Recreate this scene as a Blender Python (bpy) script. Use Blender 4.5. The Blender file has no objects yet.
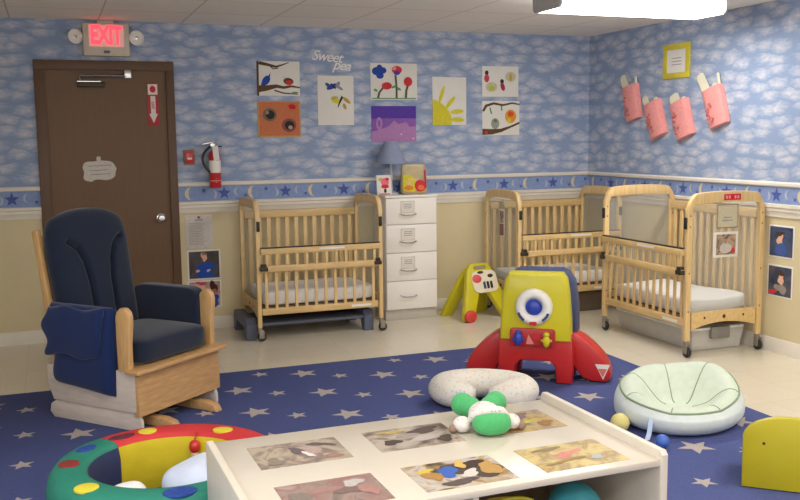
import bpy, bmesh, math, random
from mathutils import Matrix, Vector
random.seed(7)
R = math.radians
SC = bpy.context.scene
COL = SC.collection
PI = math.pi

# ------------------------------------------------------------------ helpers
def lin(c):
    c = c / 255.0
    return c / 12.92 if c <= 0.04045 else ((c + 0.055) / 1.055) ** 2.4

def S(r, g, b):
    return (lin(r), lin(g), lin(b))

MATS = {}
def mat(name, col, rough=0.55, var=0.06, scale=18.0, bump=0.0, metal=0.0, emit=None, estr=0.0,
        trans=0.0, stretch=None, coat=0.0, spec=0.5, sheen=0.0):
    """principled material whose colour is broken up by a procedural noise"""
    if name in MATS:
        return MATS[name]
    m = bpy.data.materials.new(name)
    m.use_nodes = True
    nt = m.node_tree
    b = nt.nodes['Principled BSDF']
    b.inputs['Roughness'].default_value = rough
    b.inputs['Metallic'].default_value = metal
    b.inputs['Coat Weight'].default_value = coat
    b.inputs['Specular IOR Level'].default_value = spec
    b.inputs['Sheen Weight'].default_value = sheen
    b.inputs['Transmission Weight'].default_value = trans
    tc = nt.nodes.new('ShaderNodeTexCoord')
    mp = nt.nodes.new('ShaderNodeMapping')
    if stretch:
        mp.inputs['Scale'].default_value = stretch
    nz = nt.nodes.new('ShaderNodeTexNoise')
    nz.inputs['Scale'].default_value = scale
    nz.inputs['Detail'].default_value = 4
    nt.links.new(tc.outputs['Object'], mp.inputs['Vector'])
    nt.links.new(mp.outputs['Vector'], nz.inputs['Vector'])
    rp = nt.nodes.new('ShaderNodeValToRGB')
    rp.color_ramp.elements[0].position = 0.3
    rp.color_ramp.elements[1].position = 0.7
    rp.color_ramp.elements[0].color = tuple(max(0, c * (1 - var)) for c in col) + (1,)
    rp.color_ramp.elements[1].color = tuple(min(1, c * (1 + var)) for c in col) + (1,)
    nt.links.new(nz.outputs['Fac'], rp.inputs['Fac'])
    nt.links.new(rp.outputs['Color'], b.inputs['Base Color'])
    if bump:
        bp = nt.nodes.new('ShaderNodeBump')
        bp.inputs['Strength'].default_value = bump
        bp.inputs['Distance'].default_value = 0.01
        nt.links.new(nz.outputs['Fac'], bp.inputs['Height'])
        nt.links.new(bp.outputs['Normal'], b.inputs['Normal'])
    if emit:
        b.inputs['Emission Color'].default_value = tuple(emit) + (1,)
        b.inputs['Emission Strength'].default_value = estr
    MATS[name] = m
    return m

def paint(r, g, b):
    return mat('paint_%d_%d_%d' % (r, g, b), S(r, g, b), 0.8, 0.08, 60, spec=0.15)

class MB:
    """collects shapes and links them as one mesh object"""
    def __init__(self):
        self.bm = bmesh.new()
        self.mats = []
    def mi(self, m):
        if m not in self.mats:
            self.mats.append(m)
        return self.mats.index(m)
    def _put(self, vs, fs, m, mx=None):
        i = self.mi(m)
        bv = [self.bm.verts.new((mx @ Vector(v)) if mx else v) for v in vs]
        for f in fs:
            try:
                fc = self.bm.faces.new([bv[k] for k in f])
                fc.material_index = i
                fc.smooth = True
            except ValueError:
                pass
    def box(self, x0, x1, y0, y1, z0, z1, m, bev=0.0, mx=None, seg=2):
        t = bmesh.new()
        bmesh.ops.create_cube(t, size=1)
        for v in t.verts:
            v.co = Vector(((x0 + x1) / 2 + v.co.x * (x1 - x0), (y0 + y1) / 2 + v.co.y * (y1 - y0), (z0 + z1) / 2 + v.co.z * (z1 - z0)))
        if bev:
            bmesh.ops.bevel(t, geom=list(t.edges), offset=bev, segments=seg, profile=0.5, affect='EDGES')
        self._take(t, m, mx)
        return self
    def _take(self, t, m, mx=None):
        t.verts.index_update()
        self._put([v.co.copy() for v in t.verts], [[v.index for v in f.verts] for f in t.faces], m, mx)
        t.free()
    def prism(self, pts, d0, d1, m, axis='y', bev=0.0, mx=None):
        """polygon pts extruded from d0 to d1: axis y -> pts are (x,z); x -> (y,z); z -> (x,y)"""
        t = bmesh.new()
        def V(p, d):
            return {'y': (p[0], d, p[1]), 'x': (d, p[0], p[1]), 'z': (p[0], p[1], d)}[axis]
        a = [t.verts.new(V(p, d0)) for p in pts]
        b = [t.verts.new(V(p, d1)) for p in pts]
        n = len(pts)
        t.faces.new(a)
        t.faces.new(list(reversed(b)))
        for i in range(n):
            t.faces.new([a[i], b[i], b[(i + 1) % n], a[(i + 1) % n]])
        bmesh.ops.recalc_face_normals(t, faces=t.faces)
        if bev:
            es = [e for e in t.edges if (e.verts[0] in a) == (e.verts[1] in a)]
            bmesh.ops.bevel(t, geom=es, offset=bev, segments=2, profile=0.5, affect='EDGES')
        bmesh.ops.triangulate(t, faces=[f for f in t.faces if len(f.verts) > 4])
        self._take(t, m, mx)
        return self
    def tube(self, path, r, m, seg=12, closed=False, radii=None, mx=None, flat=1.0, cap=True):
        P = [Vector(p) for p in path]
        n = len(P)
        vs, fs = [], []
        up = None
        for i in range(n):
            if closed:
                t = (P[(i + 1) % n] - P[i - 1]).normalized()
            else:
                t = (P[min(i + 1, n - 1)] - P[max(i - 1, 0)]).normalized()
            if up is None:
                up = Vector((0, 0, 1)) if abs(t.z) < 0.9 else Vector((0, 1, 0))
            s = t.cross(up)
            if s.length < 1e-6:
                s = t.orthogonal()
            s.normalize()
            up = s.cross(t).normalized()
            rr = radii[i] if radii else r
            for k in range(seg):
                a = 2 * PI * k / seg
                vs.append(P[i] + s * (math.cos(a) * rr) + up * (math.sin(a) * rr * flat))
        for i in range(n if closed else n - 1):
            j = (i + 1) % n
            for k in range(seg):
                l = (k + 1) % seg
                fs.append([i * seg + k, i * seg + l, j * seg + l, j * seg + k])
        if not closed and cap:
            fs.append(list(range(seg))[::-1])
            fs.append([(n - 1) * seg + k for k in range(seg)])
        self._put(vs, fs, m, mx)
        return self
    def cyl(self, p0, p1, r, m, seg=20, r1=None, mx=None):
        return self.tube([p0, p1], r, m, seg, radii=[r, r if r1 is None else r1], mx=mx)
    def lathe(self, prof, m, c=(0, 0, 0), seg=32, mx=None):
        """prof = (radius, height) turned about a vertical axis through c"""
        vs, fs = [], []
        for (r, z) in prof:
            for k in range(seg):
                a = 2 * PI * k / seg
                vs.append((c[0] + r * math.cos(a), c[1] + r * math.sin(a), c[2] + z))
        for i in range(len(prof) - 1):
            for k in range(seg):
                l = (k + 1) % seg
                fs.append([i * seg + k, i * seg + l, (i + 1) * seg + l, (i + 1) * seg + k])
        if prof[0][0] > 1e-4:
            fs.append(list(range(seg))[::-1])
        if prof[-1][0] > 1e-4:
            fs.append([(len(prof) - 1) * seg + k for k in range(seg)])
        self._put(vs, fs, m, mx)
        return self
    def se(self, c, a, b, h, m, e1=1.0, e2=1.0, nu=36, nv=20, disp=None, mx=None):
        """super-ellipsoid of half sizes a, b, h about c, each vertex optionally moved by disp"""
        def pw(v, e):
            return math.copysign(abs(v) ** e, v)
        vs, fs = [], []
        for j in range(nv + 1):
            p = -PI / 2 + PI * j / nv
            for i in range(nu):
                t = 2 * PI * i / nu
                v = Vector((a * pw(math.cos(p), e1) * pw(math.cos(t), e2),
                            b * pw(math.cos(p), e1) * pw(math.sin(t), e2), h * pw(math.sin(p), e1)))
                if disp:
                    v = disp(v)
                vs.append(v + Vector(c))
        for j in range(nv):
            for i in range(nu):
                k = (i + 1) % nu
                fs.append([j * nu + i, j * nu + k, (j + 1) * nu + k, (j + 1) * nu + i])
        self._put(vs, fs, m, mx)
        return self
    def pad(self, m, shape, nu=60, nv=80, mx=None):
        """cushion: shape(u, v, side) gives a point for u, v in -1..1; side -1 front, +1 back, both meet at the rim"""
        vs, fs = [], []
        for side in (-1, 1):
            o = len(vs)
            for j in range(nv + 1):
                for i in range(nu + 1):
                    vs.append(shape(-1 + 2 * i / nu, -1 + 2 * j / nv, side))
            for j in range(nv):
                for i in range(nu):
                    a = o + j * (nu + 1) + i
                    fs.append([a, a + 1, a + nu + 2, a + nu + 1])
        self._put(vs, fs, m, mx)
        return self
    def flat(self, pts, z, m, mx=None):
        self._put([(p[0], p[1], z) for p in pts], [list(range(len(pts)))], m, mx)
        return self
    def build(self, name, parent=None, sharp=35, matrix=None, weld=True):
        if weld:
            bmesh.ops.remove_doubles(self.bm, verts=self.bm.verts, dist=1e-5)
        bmesh.ops.recalc_face_normals(self.bm, faces=[f for f in self.bm.faces])
        me = bpy.data.meshes.new(name)
        self.bm.to_mesh(me)
        self.bm.free()
        for m in self.mats:
            me.materials.append(m)
        me.set_sharp_from_angle(angle=R(sharp))
        o = bpy.data.objects.new(name, me)
        COL.objects.link(o)
        if parent:
            o.parent = parent
        if matrix:
            o.matrix_world = matrix
        return o

def ell(cx, cy, rx, ry, n=20, rot=0.0):
    c, s = math.cos(rot), math.sin(rot)
    out = []
    for k in range(n):
        a = 2 * PI * k / n
        x, y = rx * math.cos(a), ry * math.sin(a)
        out.append((cx + x * c - y * s, cy + x * s + y * c))
    return out

def blob(cx, cy, rx, ry, n=26, rot=0.0):
    ph = (cx * 37 + cy * 71) % 6.28
    out = []
    c, s = math.cos(rot), math.sin(rot)
    for k in range(n):
        a = 2 * PI * k / n
        q = 1 + .22 * math.sin(2 * a + ph) + .16 * math.sin(3 * a + ph * 2) + .08 * math.sin(5 * a + ph * 3)
        x, y = rx * q * math.cos(a), ry * q * math.sin(a)
        out.append((cx + x * c - y * s, cy + x * s + y * c))
    return out

def star(cx, cy, r, ri=0.42, n=5, rot=PI / 2, sx=1.0, sy=1.0):
    return [(cx + sx * (r if k % 2 == 0 else r * ri) * math.cos(rot + PI * k / n),
             cy + sy * (r if k % 2 == 0 else r * ri) * math.sin(rot + PI * k / n)) for k in range(2 * n)]

def moon(cx, cy, r, flip=1):
    pts = []
    for k in range(13):
        a = PI / 2 + PI * k / 12
        pts.append((cx + flip * r * math.cos(a), cy + r * math.sin(a)))
    for k in range(13):
        a = 3 * PI / 2 - PI * k / 12
        pts.append((cx + flip * (0.45 * r * math.cos(a) + 0.02 * r), cy + r * 0.98 * math.sin(a)))
    return pts

def rrect(x0, x1, y0, y1, r, n=5):
    out = []
    for (cx, cy, a0) in ((x1 - r, y1 - r, 0), (x0 + r, y1 - r, 90), (x0 + r, y0 + r, 180), (x1 - r, y0 + r, 270)):
        for k in range(n + 1):
            a = R(a0 + 90 * k / n)
            out.append((cx + r * math.cos(a), cy + r * math.sin(a)))
    return out

def tag(o, label=None, cat=None, group=None, kind=None):
    if label: o['label'] = label
    if cat: o['category'] = cat
    if group: o['group'] = group
    if kind: o['kind'] = kind
    return o

def thing(name, label, cat, loc=(0, 0, 0), rz=0.0, group=None):
    o = bpy.data.objects.new(name, None)
    o.empty_display_size = 0.1
    COL.objects.link(o)
    o.location = loc
    o.rotation_euler = (0, 0, rz)
    return tag(o, label, cat, group)

def dup(root, loc, rz, label, group=None):
    r = root.copy(); COL.objects.link(r)
    r.location = loc; r.rotation_euler = (0, 0, rz); r['label'] = label
    for ch in list(root.children):
        c = ch.copy(); COL.objects.link(c); c.parent = r
        for g in ch.children:
            d = g.copy(); COL.objects.link(d); d.parent = c
    return r

def wall_mx(wall, x, z, off=0.0, rot=0.0):
    """local x right, y up, z out of the wall"""
    if wall == 'back':
        m = Matrix(((1, 0, 0, x), (0, 0, -1, -off), (0, 1, 0, z), (0, 0, 0, 1)))
    elif wall == 'right':
        m = Matrix(((0, 0, -1, -off), (-1, 0, 0, x), (0, 1, 0, z), (0, 0, 0, 1)))
    return m @ Matrix.Rotation(rot, 4, 'Z')

def text(name, body, size, m, parent=None, matrix=None, bold=0.0, ext=0.002, shear=0.0, align='CENTER', line=1.0, spacing=1.0):
    cu = bpy.data.curves.new(name, 'FONT')
    cu.body = body; cu.size = size; cu.offset = bold; cu.extrude = ext; cu.shear = shear
    cu.align_x = align; cu.align_y = 'CENTER'; cu.space_line = line; cu.space_character = spacing
    cu.materials.append(m)
    tmp = bpy.data.objects.new(name + '_curve', cu)
    COL.objects.link(tmp)
    bpy.context.view_layer.update()
    me = bpy.data.meshes.new_from_object(tmp.evaluated_get(bpy.context.evaluated_depsgraph_get()))
    bpy.data.objects.remove(tmp); bpy.data.curves.remove(cu)
    me.name = name
    if not me.materials: me.materials.append(m)
    o = bpy.data.objects.new(name, me)
    COL.objects.link(o)
    if parent: o.parent = parent
    if matrix: o.matrix_local = matrix
    return o

# ------------------------------------------------------------------ materials
def wallpaper(name, axis):
    m = bpy.data.materials.new(name); m.use_nodes = True
    nt = m.node_tree; N = nt.nodes; L = nt.links
    b = N['Principled BSDF']; b.inputs['Roughness'].default_value = 0.75
    b.inputs['Specular IOR Level'].default_value = 0.2
    tc = N.new('ShaderNodeTexCoord'); sp = N.new('ShaderNodeSeparateXYZ')
    L.new(tc.outputs['Object'], sp.inputs[0])
    cb = N.new('ShaderNodeCombineXYZ')
    L.new(sp.outputs[axis], cb.inputs['X']); L.new(sp.outputs['Z'], cb.inputs['Y'])
    mp = N.new('ShaderNodeMapping'); mp.inputs['Scale'].default_value = (5.4, 11.5, 1)
    L.new(cb.outputs[0], mp.inputs['Vector'])
    n1 = N.new('ShaderNodeTexNoise'); n1.inputs['Scale'].default_value = 1.6; n1.inputs['Detail'].default_value = 3
    L.new(mp.outputs[0], n1.inputs['Vector'])
    w = N.new('ShaderNodeVectorMath'); w.operation = 'MULTIPLY_ADD'
    L.new(n1.outputs['Color'], w.inputs[0]); w.inputs[1].default_value = (0.7, 0.5, 0); L.new(mp.outputs[0], w.inputs[2])
    vo = N.new('ShaderNodeTexVoronoi'); vo.voronoi_dimensions = '2D'; vo.feature = 'F1'
    vo.inputs['Scale'].default_value = 1.0; vo.inputs['Randomness'].default_value = 0.8
    L.new(w.outputs[0], vo.inputs['Vector'])
    n2 = N.new('ShaderNodeTexNoise'); n2.inputs['Scale'].default_value = 4.5; n2.inputs['Detail'].default_value = 5
    L.new(mp.outputs[0], n2.inputs['Vector'])
    ad = N.new('ShaderNodeMath'); ad.operation = 'MULTIPLY_ADD'; ad.inputs[1].default_value = 0.75
    L.new(n2.outputs['Fac'], ad.inputs[0]); L.new(vo.outputs['Distance'], ad.inputs[2])
    sb = N.new('ShaderNodeVectorMath'); sb.operation = 'SUBTRACT'
    L.new(w.outputs[0], sb.inputs[0]); L.new(vo.outputs['Position'], sb.inputs[1])
    sy = N.new('ShaderNodeSeparateXYZ'); L.new(sb.outputs[0], sy.inputs[0])
    ad0 = ad
    ad = N.new('ShaderNodeMath'); ad.operation = 'MULTIPLY_ADD'; ad.inputs[1].default_value = -0.42
    L.new(sy.outputs['Y'], ad.inputs[0]); L.new(ad0.outputs[0], ad.inputs[2])
    rp = N.new('ShaderNodeValToRGB')
    e = rp.color_ramp.elements
    e[0].position = 0.36; e[0].color = S(200, 200, 206) + (1,)
    e[1].position = 0.96; e[1].color = S(140, 157, 188) + (1,)
    k = e.new(0.50); k.color = S(184, 188, 203) + (1,)
    k = e.new(0.71); k.color = S(163, 174, 196) + (1,)
    L.new(ad.outputs[0], rp.inputs['Fac'])
    L.new(rp.outputs['Color'], b.inputs['Base Color'])
    return m

def tile_mat(name, cols, tile, joint, jcol, rough, coat=0.0, axis=('X', 'Y'), bump=0.0):
    m = bpy.data.materials.new(name); m.use_nodes = True
    nt = m.node_tree; N = nt.nodes; L = nt.links
    b = N['Principled BSDF']; b.inputs['Roughness'].default_value = rough; b.inputs['Coat Weight'].default_value = coat
    tc = N.new('ShaderNodeTexCoord')
    br = N.new('ShaderNodeTexBrick'); br.offset = 0.0; br.squash = 1.0
    br.inputs['Scale'].default_value = 1.0
    br.inputs['Brick Width'].default_value = tile; br.inputs['Row Height'].default_value = tile
    br.inputs['Mortar Size'].default_value = joint; br.inputs['Mortar Smooth'].default_value = 0.3
    br.inputs['Color1'].default_value = cols[0] + (1,); br.inputs['Color2'].default_value = cols[1] + (1,)
    br.inputs['Mortar'].default_value = jcol + (1,)
    L.new(tc.outputs['Object'], br.inputs['Vector'])
    nz = N.new('ShaderNodeTexNoise'); nz.inputs['Scale'].default_value = 60; nz.inputs['Detail'].default_value = 6
    L.new(tc.outputs['Object'], nz.inputs['Vector'])
    mx = N.new('ShaderNodeMix'); mx.data_type = 'RGBA'; mx.blend_type = 'MULTIPLY'
    mx.inputs['Factor'].default_value = 0.08
    L.new(br.outputs['Color'], mx.inputs['A']); L.new(nz.outputs['Fac'], mx.inputs['B'])
    L.new(mx.outputs['Result'], b.inputs['Base Color'])
    return m

def photo_mat(name, cols, scale=6.0, seed=0.0):
    """a blurred snapshot: patches of colour from noise"""
    m = bpy.data.materials.new(name); m.use_nodes = True
    nt = m.node_tree; N = nt.nodes; L = nt.links
    b = N['Principled BSDF']; b.inputs['Roughness'].default_value = 0.45
    tc = N.new('ShaderNodeTexCoord'); mp = N.new('ShaderNodeMapping')
    mp.inputs['Location'].default_value = (seed * 3.1, seed * 1.7, seed)
    L.new(tc.outputs['Object'], mp.inputs[0])
    nz = N.new('ShaderNodeTexNoise'); nz.inputs['Scale'].default_value = scale; nz.inputs['Detail'].default_value = 2.5
    nz.inputs['Distortion'].default_value = 0.8
    L.new(mp.outputs[0], nz.inputs['Vector'])
    rp = N.new('ShaderNodeValToRGB'); e = rp.color_ramp.elements
    n = len(cols)
    e[0].position = 0.28; e[0].color = cols[0] + (1,)
    e[1].position = 0.72; e[1].color = cols[-1] + (1,)
    for i in range(1, n - 1):
        k = e.new(0.28 + 0.44 * i / (n - 1)); k.color = cols[i] + (1,)
    L.new(nz.outputs['Fac'], rp.inputs[0]); L.new(rp.outputs[0], b.inputs['Base Color'])
    return m

WP_B = wallpaper('cloud_wallpaper', 'X')
WP_R = wallpaper('cloud_wallpaper_side', 'Y')
WAINS = mat('wainscot_paint', S(214, 199, 160), 0.55, 0.03, 3)
TRIMW = mat('white_trim', S(226, 218, 204), 0.45, 0.03, 8)
BANDB = mat('border_blue', S(130, 150, 192), 0.7, 0.10, 30)
BANDN = mat('border_navy', S(70, 86, 158), 0.7, 0.1, 30)
BANDT = mat('border_tan', S(214, 196, 158), 0.7, 0.1, 30)
BANDL = mat('border_pale', S(176, 180, 200), 0.7, 0.1, 30)
CEIL = tile_mat('ceiling_tile', (S(240, 234, 228), S(243, 238, 232)), 0.61, 0.006, S(200, 192, 184), 0.9)
FLOOR = tile_mat('vinyl_tile', (S(226, 216, 194), S(231, 221, 200)), 0.305, 0.0015, S(208, 197, 174), 0.25, 0.15)
RUGB = mat('rug_blue', S(82, 91, 140), 0.95, 0.10, 90, bump=0.3, spec=0.1)
RUGS = mat('rug_star', S(178, 168, 164), 0.95, 0.08, 90, spec=0.1)
RUGE = mat('rug_binding', S(48, 54, 100), 0.9, 0.1, 60)
DOORB = mat('door_brown', S(106, 76, 46), 0.5, 0.06, 4, stretch=(8, 8, 1))
FRAMEB = mat('door_frame_brown', S(96, 68, 44), 0.5, 0.05, 6)
WOOD = mat('crib_wood', S(222, 189, 132), 0.42, 0.10, 6, stretch=(9, 9, 1.2), coat=0.1)
WOODH = mat('rail_wood', S(218, 184, 126), 0.42, 0.10, 6, stretch=(1.2, 9, 9), coat=0.1)
GLIDW = mat('glider_wood', S(200, 156, 104), 0.4, 0.14, 7, stretch=(1.5, 8, 8), coat=0.15)
NAVY = mat('navy_fabric', S(33, 41, 58), 0.95, 0.12, 160, bump=0.15, sheen=0.25, spec=0.1)
NAVY_LIT = mat('navy_fabric_daylit', S(30, 46, 90), 0.95, 0.12, 160, bump=0.15, sheen=0.2, spec=0.1)  # left arm pad: same navy cloth, blue daylight put into its colour
WHITEF = mat('white_sheet', S(238, 236, 234), 0.9, 0.03, 12, bump=0.1)
WHITEP = mat('white_laminate', S(240, 234, 226), 0.35, 0.02, 5)
CREAM = mat('table_cream', S(204, 194, 178), 0.3, 0.03, 5, coat=0.2)
TABLEW = mat('table_edge', S(210, 200, 184), 0.4, 0.05, 8)
GREYP = mat('cot_grey', S(92, 98, 116), 0.5, 0.05, 10)
CHROME = mat('chrome', (0.62, 0.61, 0.6), 0.22, 0.02, 5, metal=1.0)
BLACKP = mat('black_plastic', S(36, 34, 34), 0.45, 0.1, 20)
DARKM = mat('dark_metal', S(70, 60, 48), 0.45, 0.1, 20, metal=0.5)
YEL = mat('yellow_plastic', S(206, 194, 30), 0.35, 0.04, 8, coat=0.1)
RED = mat('red_plastic', S(196, 40, 38), 0.35, 0.04, 8, coat=0.1)
BLUE = mat('blue_plastic', S(46, 70, 170), 0.35, 0.05, 8)
NAVYP = mat('navy_plastic', S(52, 66, 108), 0.45, 0.05, 8)
WHITEPL = mat('white_plastic', S(236, 232, 224), 0.4, 0.03, 8)
PINK = mat('pink_felt', S(228, 150, 146), 0.9, 0.08, 40)
PINKD = mat('pink_print', S(202, 112, 110), 0.9, 0.1, 40)
CREAMF = mat('cream_card', S(228, 222, 196), 0.8, 0.05, 20)
PAPER = mat('paper_white', S(226, 222, 214), 0.8, 0.02, 10)
INK = mat('grey_ink', S(150, 146, 142), 0.8, 0.1, 40)

def acrylic():
    m = bpy.data.materials.new('clear_acrylic'); m.use_nodes = True
    nt = m.node_tree; N = nt.nodes; L = nt.links
    for n in list(N): N.remove(n)
    out = N.new('ShaderNodeOutputMaterial'); mx = N.new('ShaderNodeMixShader')
    tr = N.new('ShaderNodeBsdfTransparent'); tr.inputs[0].default_value = (0.93, 0.94, 0.94, 1)
    gl = N.new('ShaderNodeBsdfPrincipled'); gl.inputs['Roughness'].default_value = 0.12
    nz = N.new('ShaderNodeTexNoise'); nz.inputs['Scale'].default_value = 5
    rp = N.new('ShaderNodeValToRGB'); rp.color_ramp.elements[0].color = (0.72, 0.7, 0.66, 1); rp.color_ramp.elements[1].color = (0.85, 0.83, 0.8, 1)
    L.new(nz.outputs['Fac'], rp.inputs[0]); L.new(rp.outputs[0], gl.inputs['Base Color'])
    mx.inputs[0].default_value = 0.13
    L.new(tr.outputs[0], mx.inputs[1]); L.new(gl.outputs[0], mx.inputs[2]); L.new(mx.outputs[0], out.inputs[0])
    return m
ACRY = acrylic()
def clearbin():
    m = bpy.data.materials.new('clear_bin_plastic'); m.use_nodes = True
    nt = m.node_tree; N = nt.nodes; L = nt.links
    for n in list(N): N.remove(n)
    out = N.new('ShaderNodeOutputMaterial'); mx = N.new('ShaderNodeMixShader')
    tr = N.new('ShaderNodeBsdfTransparent'); tr.inputs[0].default_value = (0.9, 0.9, 0.9, 1)
    gl = N.new('ShaderNodeBsdfPrincipled'); gl.inputs['Roughness'].default_value = 0.3
    nz = N.new('ShaderNodeTexNoise'); nz.inputs['Scale'].default_value = 9
    rp = N.new('ShaderNodeValToRGB'); rp.color_ramp.elements[0].color = S(216, 214, 208) + (1,); rp.color_ramp.elements[1].color = S(240, 238, 232) + (1,)
    L.new(nz.outputs['Fac'], rp.inputs[0]); L.new(rp.outputs[0], gl.inputs['Base Color'])
    mx.inputs[0].default_value = 0.6
    L.new(tr.outputs[0], mx.inputs[1]); L.new(gl.outputs[0], mx.inputs[2]); L.new(mx.outputs[0], out.inputs[0])
    return m
BINM = clearbin()
def dotted(name, base, dots, scale=60):
    m = bpy.data.materials.new(name); m.use_nodes = True
    nt = m.node_tree; N = nt.nodes; L = nt.links
    b = N['Principled BSDF']; b.inputs['Roughness'].default_value = 0.95; b.inputs['Specular IOR Level'].default_value = 0.1
    tc = N.new('ShaderNodeTexCoord'); vo = N.new('ShaderNodeTexVoronoi'); vo.inputs['Scale'].default_value = scale
    L.new(tc.outputs['Object'], vo.inputs['Vector'])
    lt = N.new('ShaderNodeMath'); lt.operation = 'LESS_THAN'; lt.inputs[1].default_value = 0.27
    L.new(vo.outputs['Distance'], lt.inputs[0])
    hs = N.new('ShaderNodeValToRGB'); hs.color_ramp.interpolation = 'CONSTANT'
    e = hs.color_ramp.elements
    e[0].color = dots[0] + (1,); e[1].position = 0.4; e[1].color = dots[1] + (1,)
    k = e.new(0.7); k.color = dots[2] + (1,)
    sp = N.new('ShaderNodeSeparateColor'); L.new(vo.outputs['Color'], sp.inputs[0]); L.new(sp.outputs[0], hs.inputs[0])
    mx = N.new('ShaderNodeMix'); mx.data_type = 'RGBA'; mx.inputs['A'].default_value = base + (1,)
    L.new(lt.outputs[0], mx.inputs['Factor']); L.new(hs.outputs[0], mx.inputs['B'])
    L.new(mx.outputs['Result'], b.inputs['Base Color'])
    return m
DOTP = dotted('dotted_pillow_cloth', S(226, 219, 206), (S(190, 210, 190), S(225, 190, 185), S(180, 195, 220)), 45)
DOTT = dotted('dotted_plush_cloth', S(216, 210, 204), (S(150, 150, 160), S(200, 180, 175), S(160, 170, 190)), 70)
GREENF = mat('green_plush', S(78, 168, 104), 0.95, 0.06, 80, bump=0.2, sheen=0.2, spec=0.1)
MINT = mat('mint_cloth', S(206, 216, 198), 0.92, 0.04, 30, bump=0.1)
MINT_LIT = mat('mint_cloth_daylit', S(216, 224, 222), 0.92, 0.04, 30, bump=0.1)  # seat's lower side, paler and bluer: daylight put into the cloth colour
MINTS = mat('mint_seam', S(138, 156, 128), 0.9, 0.06, 40)

# ------------------------------------------------------------------ room shell
XL, YF, H = -6.3, -9.0, 2.41
def struct(mb, name, **k):
    return tag(mb.build(name, **k), kind='structure')
b = MB(); b.box(XL - .1, .1, YF, .1, -.1, 0, FLOOR); struct(b, 'floor')
b = MB(); b.box(XL - .1, .1, YF, .1, H, H + .1, CEIL); struct(b, 'ceiling')
DX0, DX1, DZ = -4.665, -3.795, 2.045
b = MB()
for (x0, x1, z0, z1) in ((XL, DX0, 1.1, H), (DX1, 0.1, 1.1, H), (DX0, DX1, DZ, H)):
    b.box(x0, x1, 0, .1, z0, z1, WP_B)
for (x0, x1) in ((XL, DX0), (DX1, 0.1)):
    b.box(x0, x1, 0, .1, 0, 1.1, WAINS)
struct(b, 'wall_back')
b = MB(); b.box(0, .1, YF, 0, 1.1, H, WP_R); b.box(0, .1, YF, 0, 0, 1.1, WAINS); struct(b, 'wall_right')
# left wall with a window opening (beyond the frame, it lets the daylight in)
WY0, WY1, WZ0, WZ1 = -7.6, -4.2, 0.85, 2.1
b = MB()
b.box(XL - .1, XL, YF, WY0, 0, H, WAINS); b.box(XL - .1, XL, WY1, 0, 0, H, WAINS)
b.box(XL - .1, XL, WY0, WY1, 0, WZ0, WAINS); b.box(XL - .1, XL, WY0, WY1, WZ1, H, WAINS)
struct(b, 'wall_left')
b = MB()
for (y0, y1, z0, z1) in ((WY0, WY1, WZ0, WZ0 + .05), (WY0, WY1, WZ1 - .05, WZ1), (WY0, WY0 + .05, WZ0 + .05, WZ1 - .05), (WY1 - .05, WY1, WZ0 + .05, WZ1 - .05), (-5.93, -5.87, WZ0 + .05, WZ1 - .05)):
    b.box(XL - .08, XL - .03, y0, y1, z0, z1, TRIMW, .004)
struct(b, 'window_1')

# wallpaper border with moons and stars between two mouldings
def border(name, wall, u0, u1):
    b = MB()
    def fr(u, z, off): return wall_mx(wall, u, z, off)
    Lh = u1 - u0
    mx = fr(u0 if wall == 'back' else -u0, 0, 0)
    b.box(0, Lh, 1.03, 1.157, 0, .003, BANDB, mx=mx)
    k = 0
    x = 0.1
    while x < Lh - .12:
        b.flat(moon(x, 1.095, .05), .0036, BANDT, mx)
        b.flat(star(x + .10, 1.118, .022), .0036, BANDN, mx)
        b.flat(moon(x + .17, 1.085, .034, -1), .0036, BANDL, mx)
        b.flat(star(x + .26, 1.093, .055), .0036, BANDN, mx)
        b.flat(moon(x + .37, 1.10, .034), .0036, BANDL, mx)
        b.flat(star(x + .43, 1.07, .018), .0036, BANDN, mx)
        x += .5
    struct(b, name, weld=False)
def molding(name, wall, u0, u1, prof, m=TRIMW):
    """profile (out, height) run along a wall"""
    b = MB()
    mx = wall_mx(wall, u0 if wall == 'back' else -u0, 0, 0)
    b.prism([(z, o) for (o, z) in prof], 0, u1 - u0, m, axis='x', mx=mx)
    struct(b, name)
FX1 = -3.733
up = [(0, 1.152), (.010, 1.152), (.020, 1.160), (.020, 1.176), (.010, 1.186), (0, 1.186)]
lo = [(0, .945), (.012, .945), (.014, .975), (.022, .985), (.022, 1.005), (.032, 1.012), (.032, 1.032), (0, 1.036)]
bs = [(0, 0), (.014, 0), (.014, .085), (.007, .1), (0, .1)]
n = 1
for (w, u0, u1) in (('back', FX1, 0), ('back', XL, -4.74), ('right', .02, 9.0)):
    border('trim_%d' % n, w, u0, u1)
    molding('trim_%d' % (n + 1), w, u0, u1, up)
    molding('trim_%d' % (n + 2), w, u0, u1, lo)
    n += 3
molding('baseboard_back', 'back', FX1, 0, bs)
molding('baseboard_back_left', 'back', XL, -4.74, bs)
molding('baseboard_right', 'right', .02, 9.0, bs)

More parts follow.
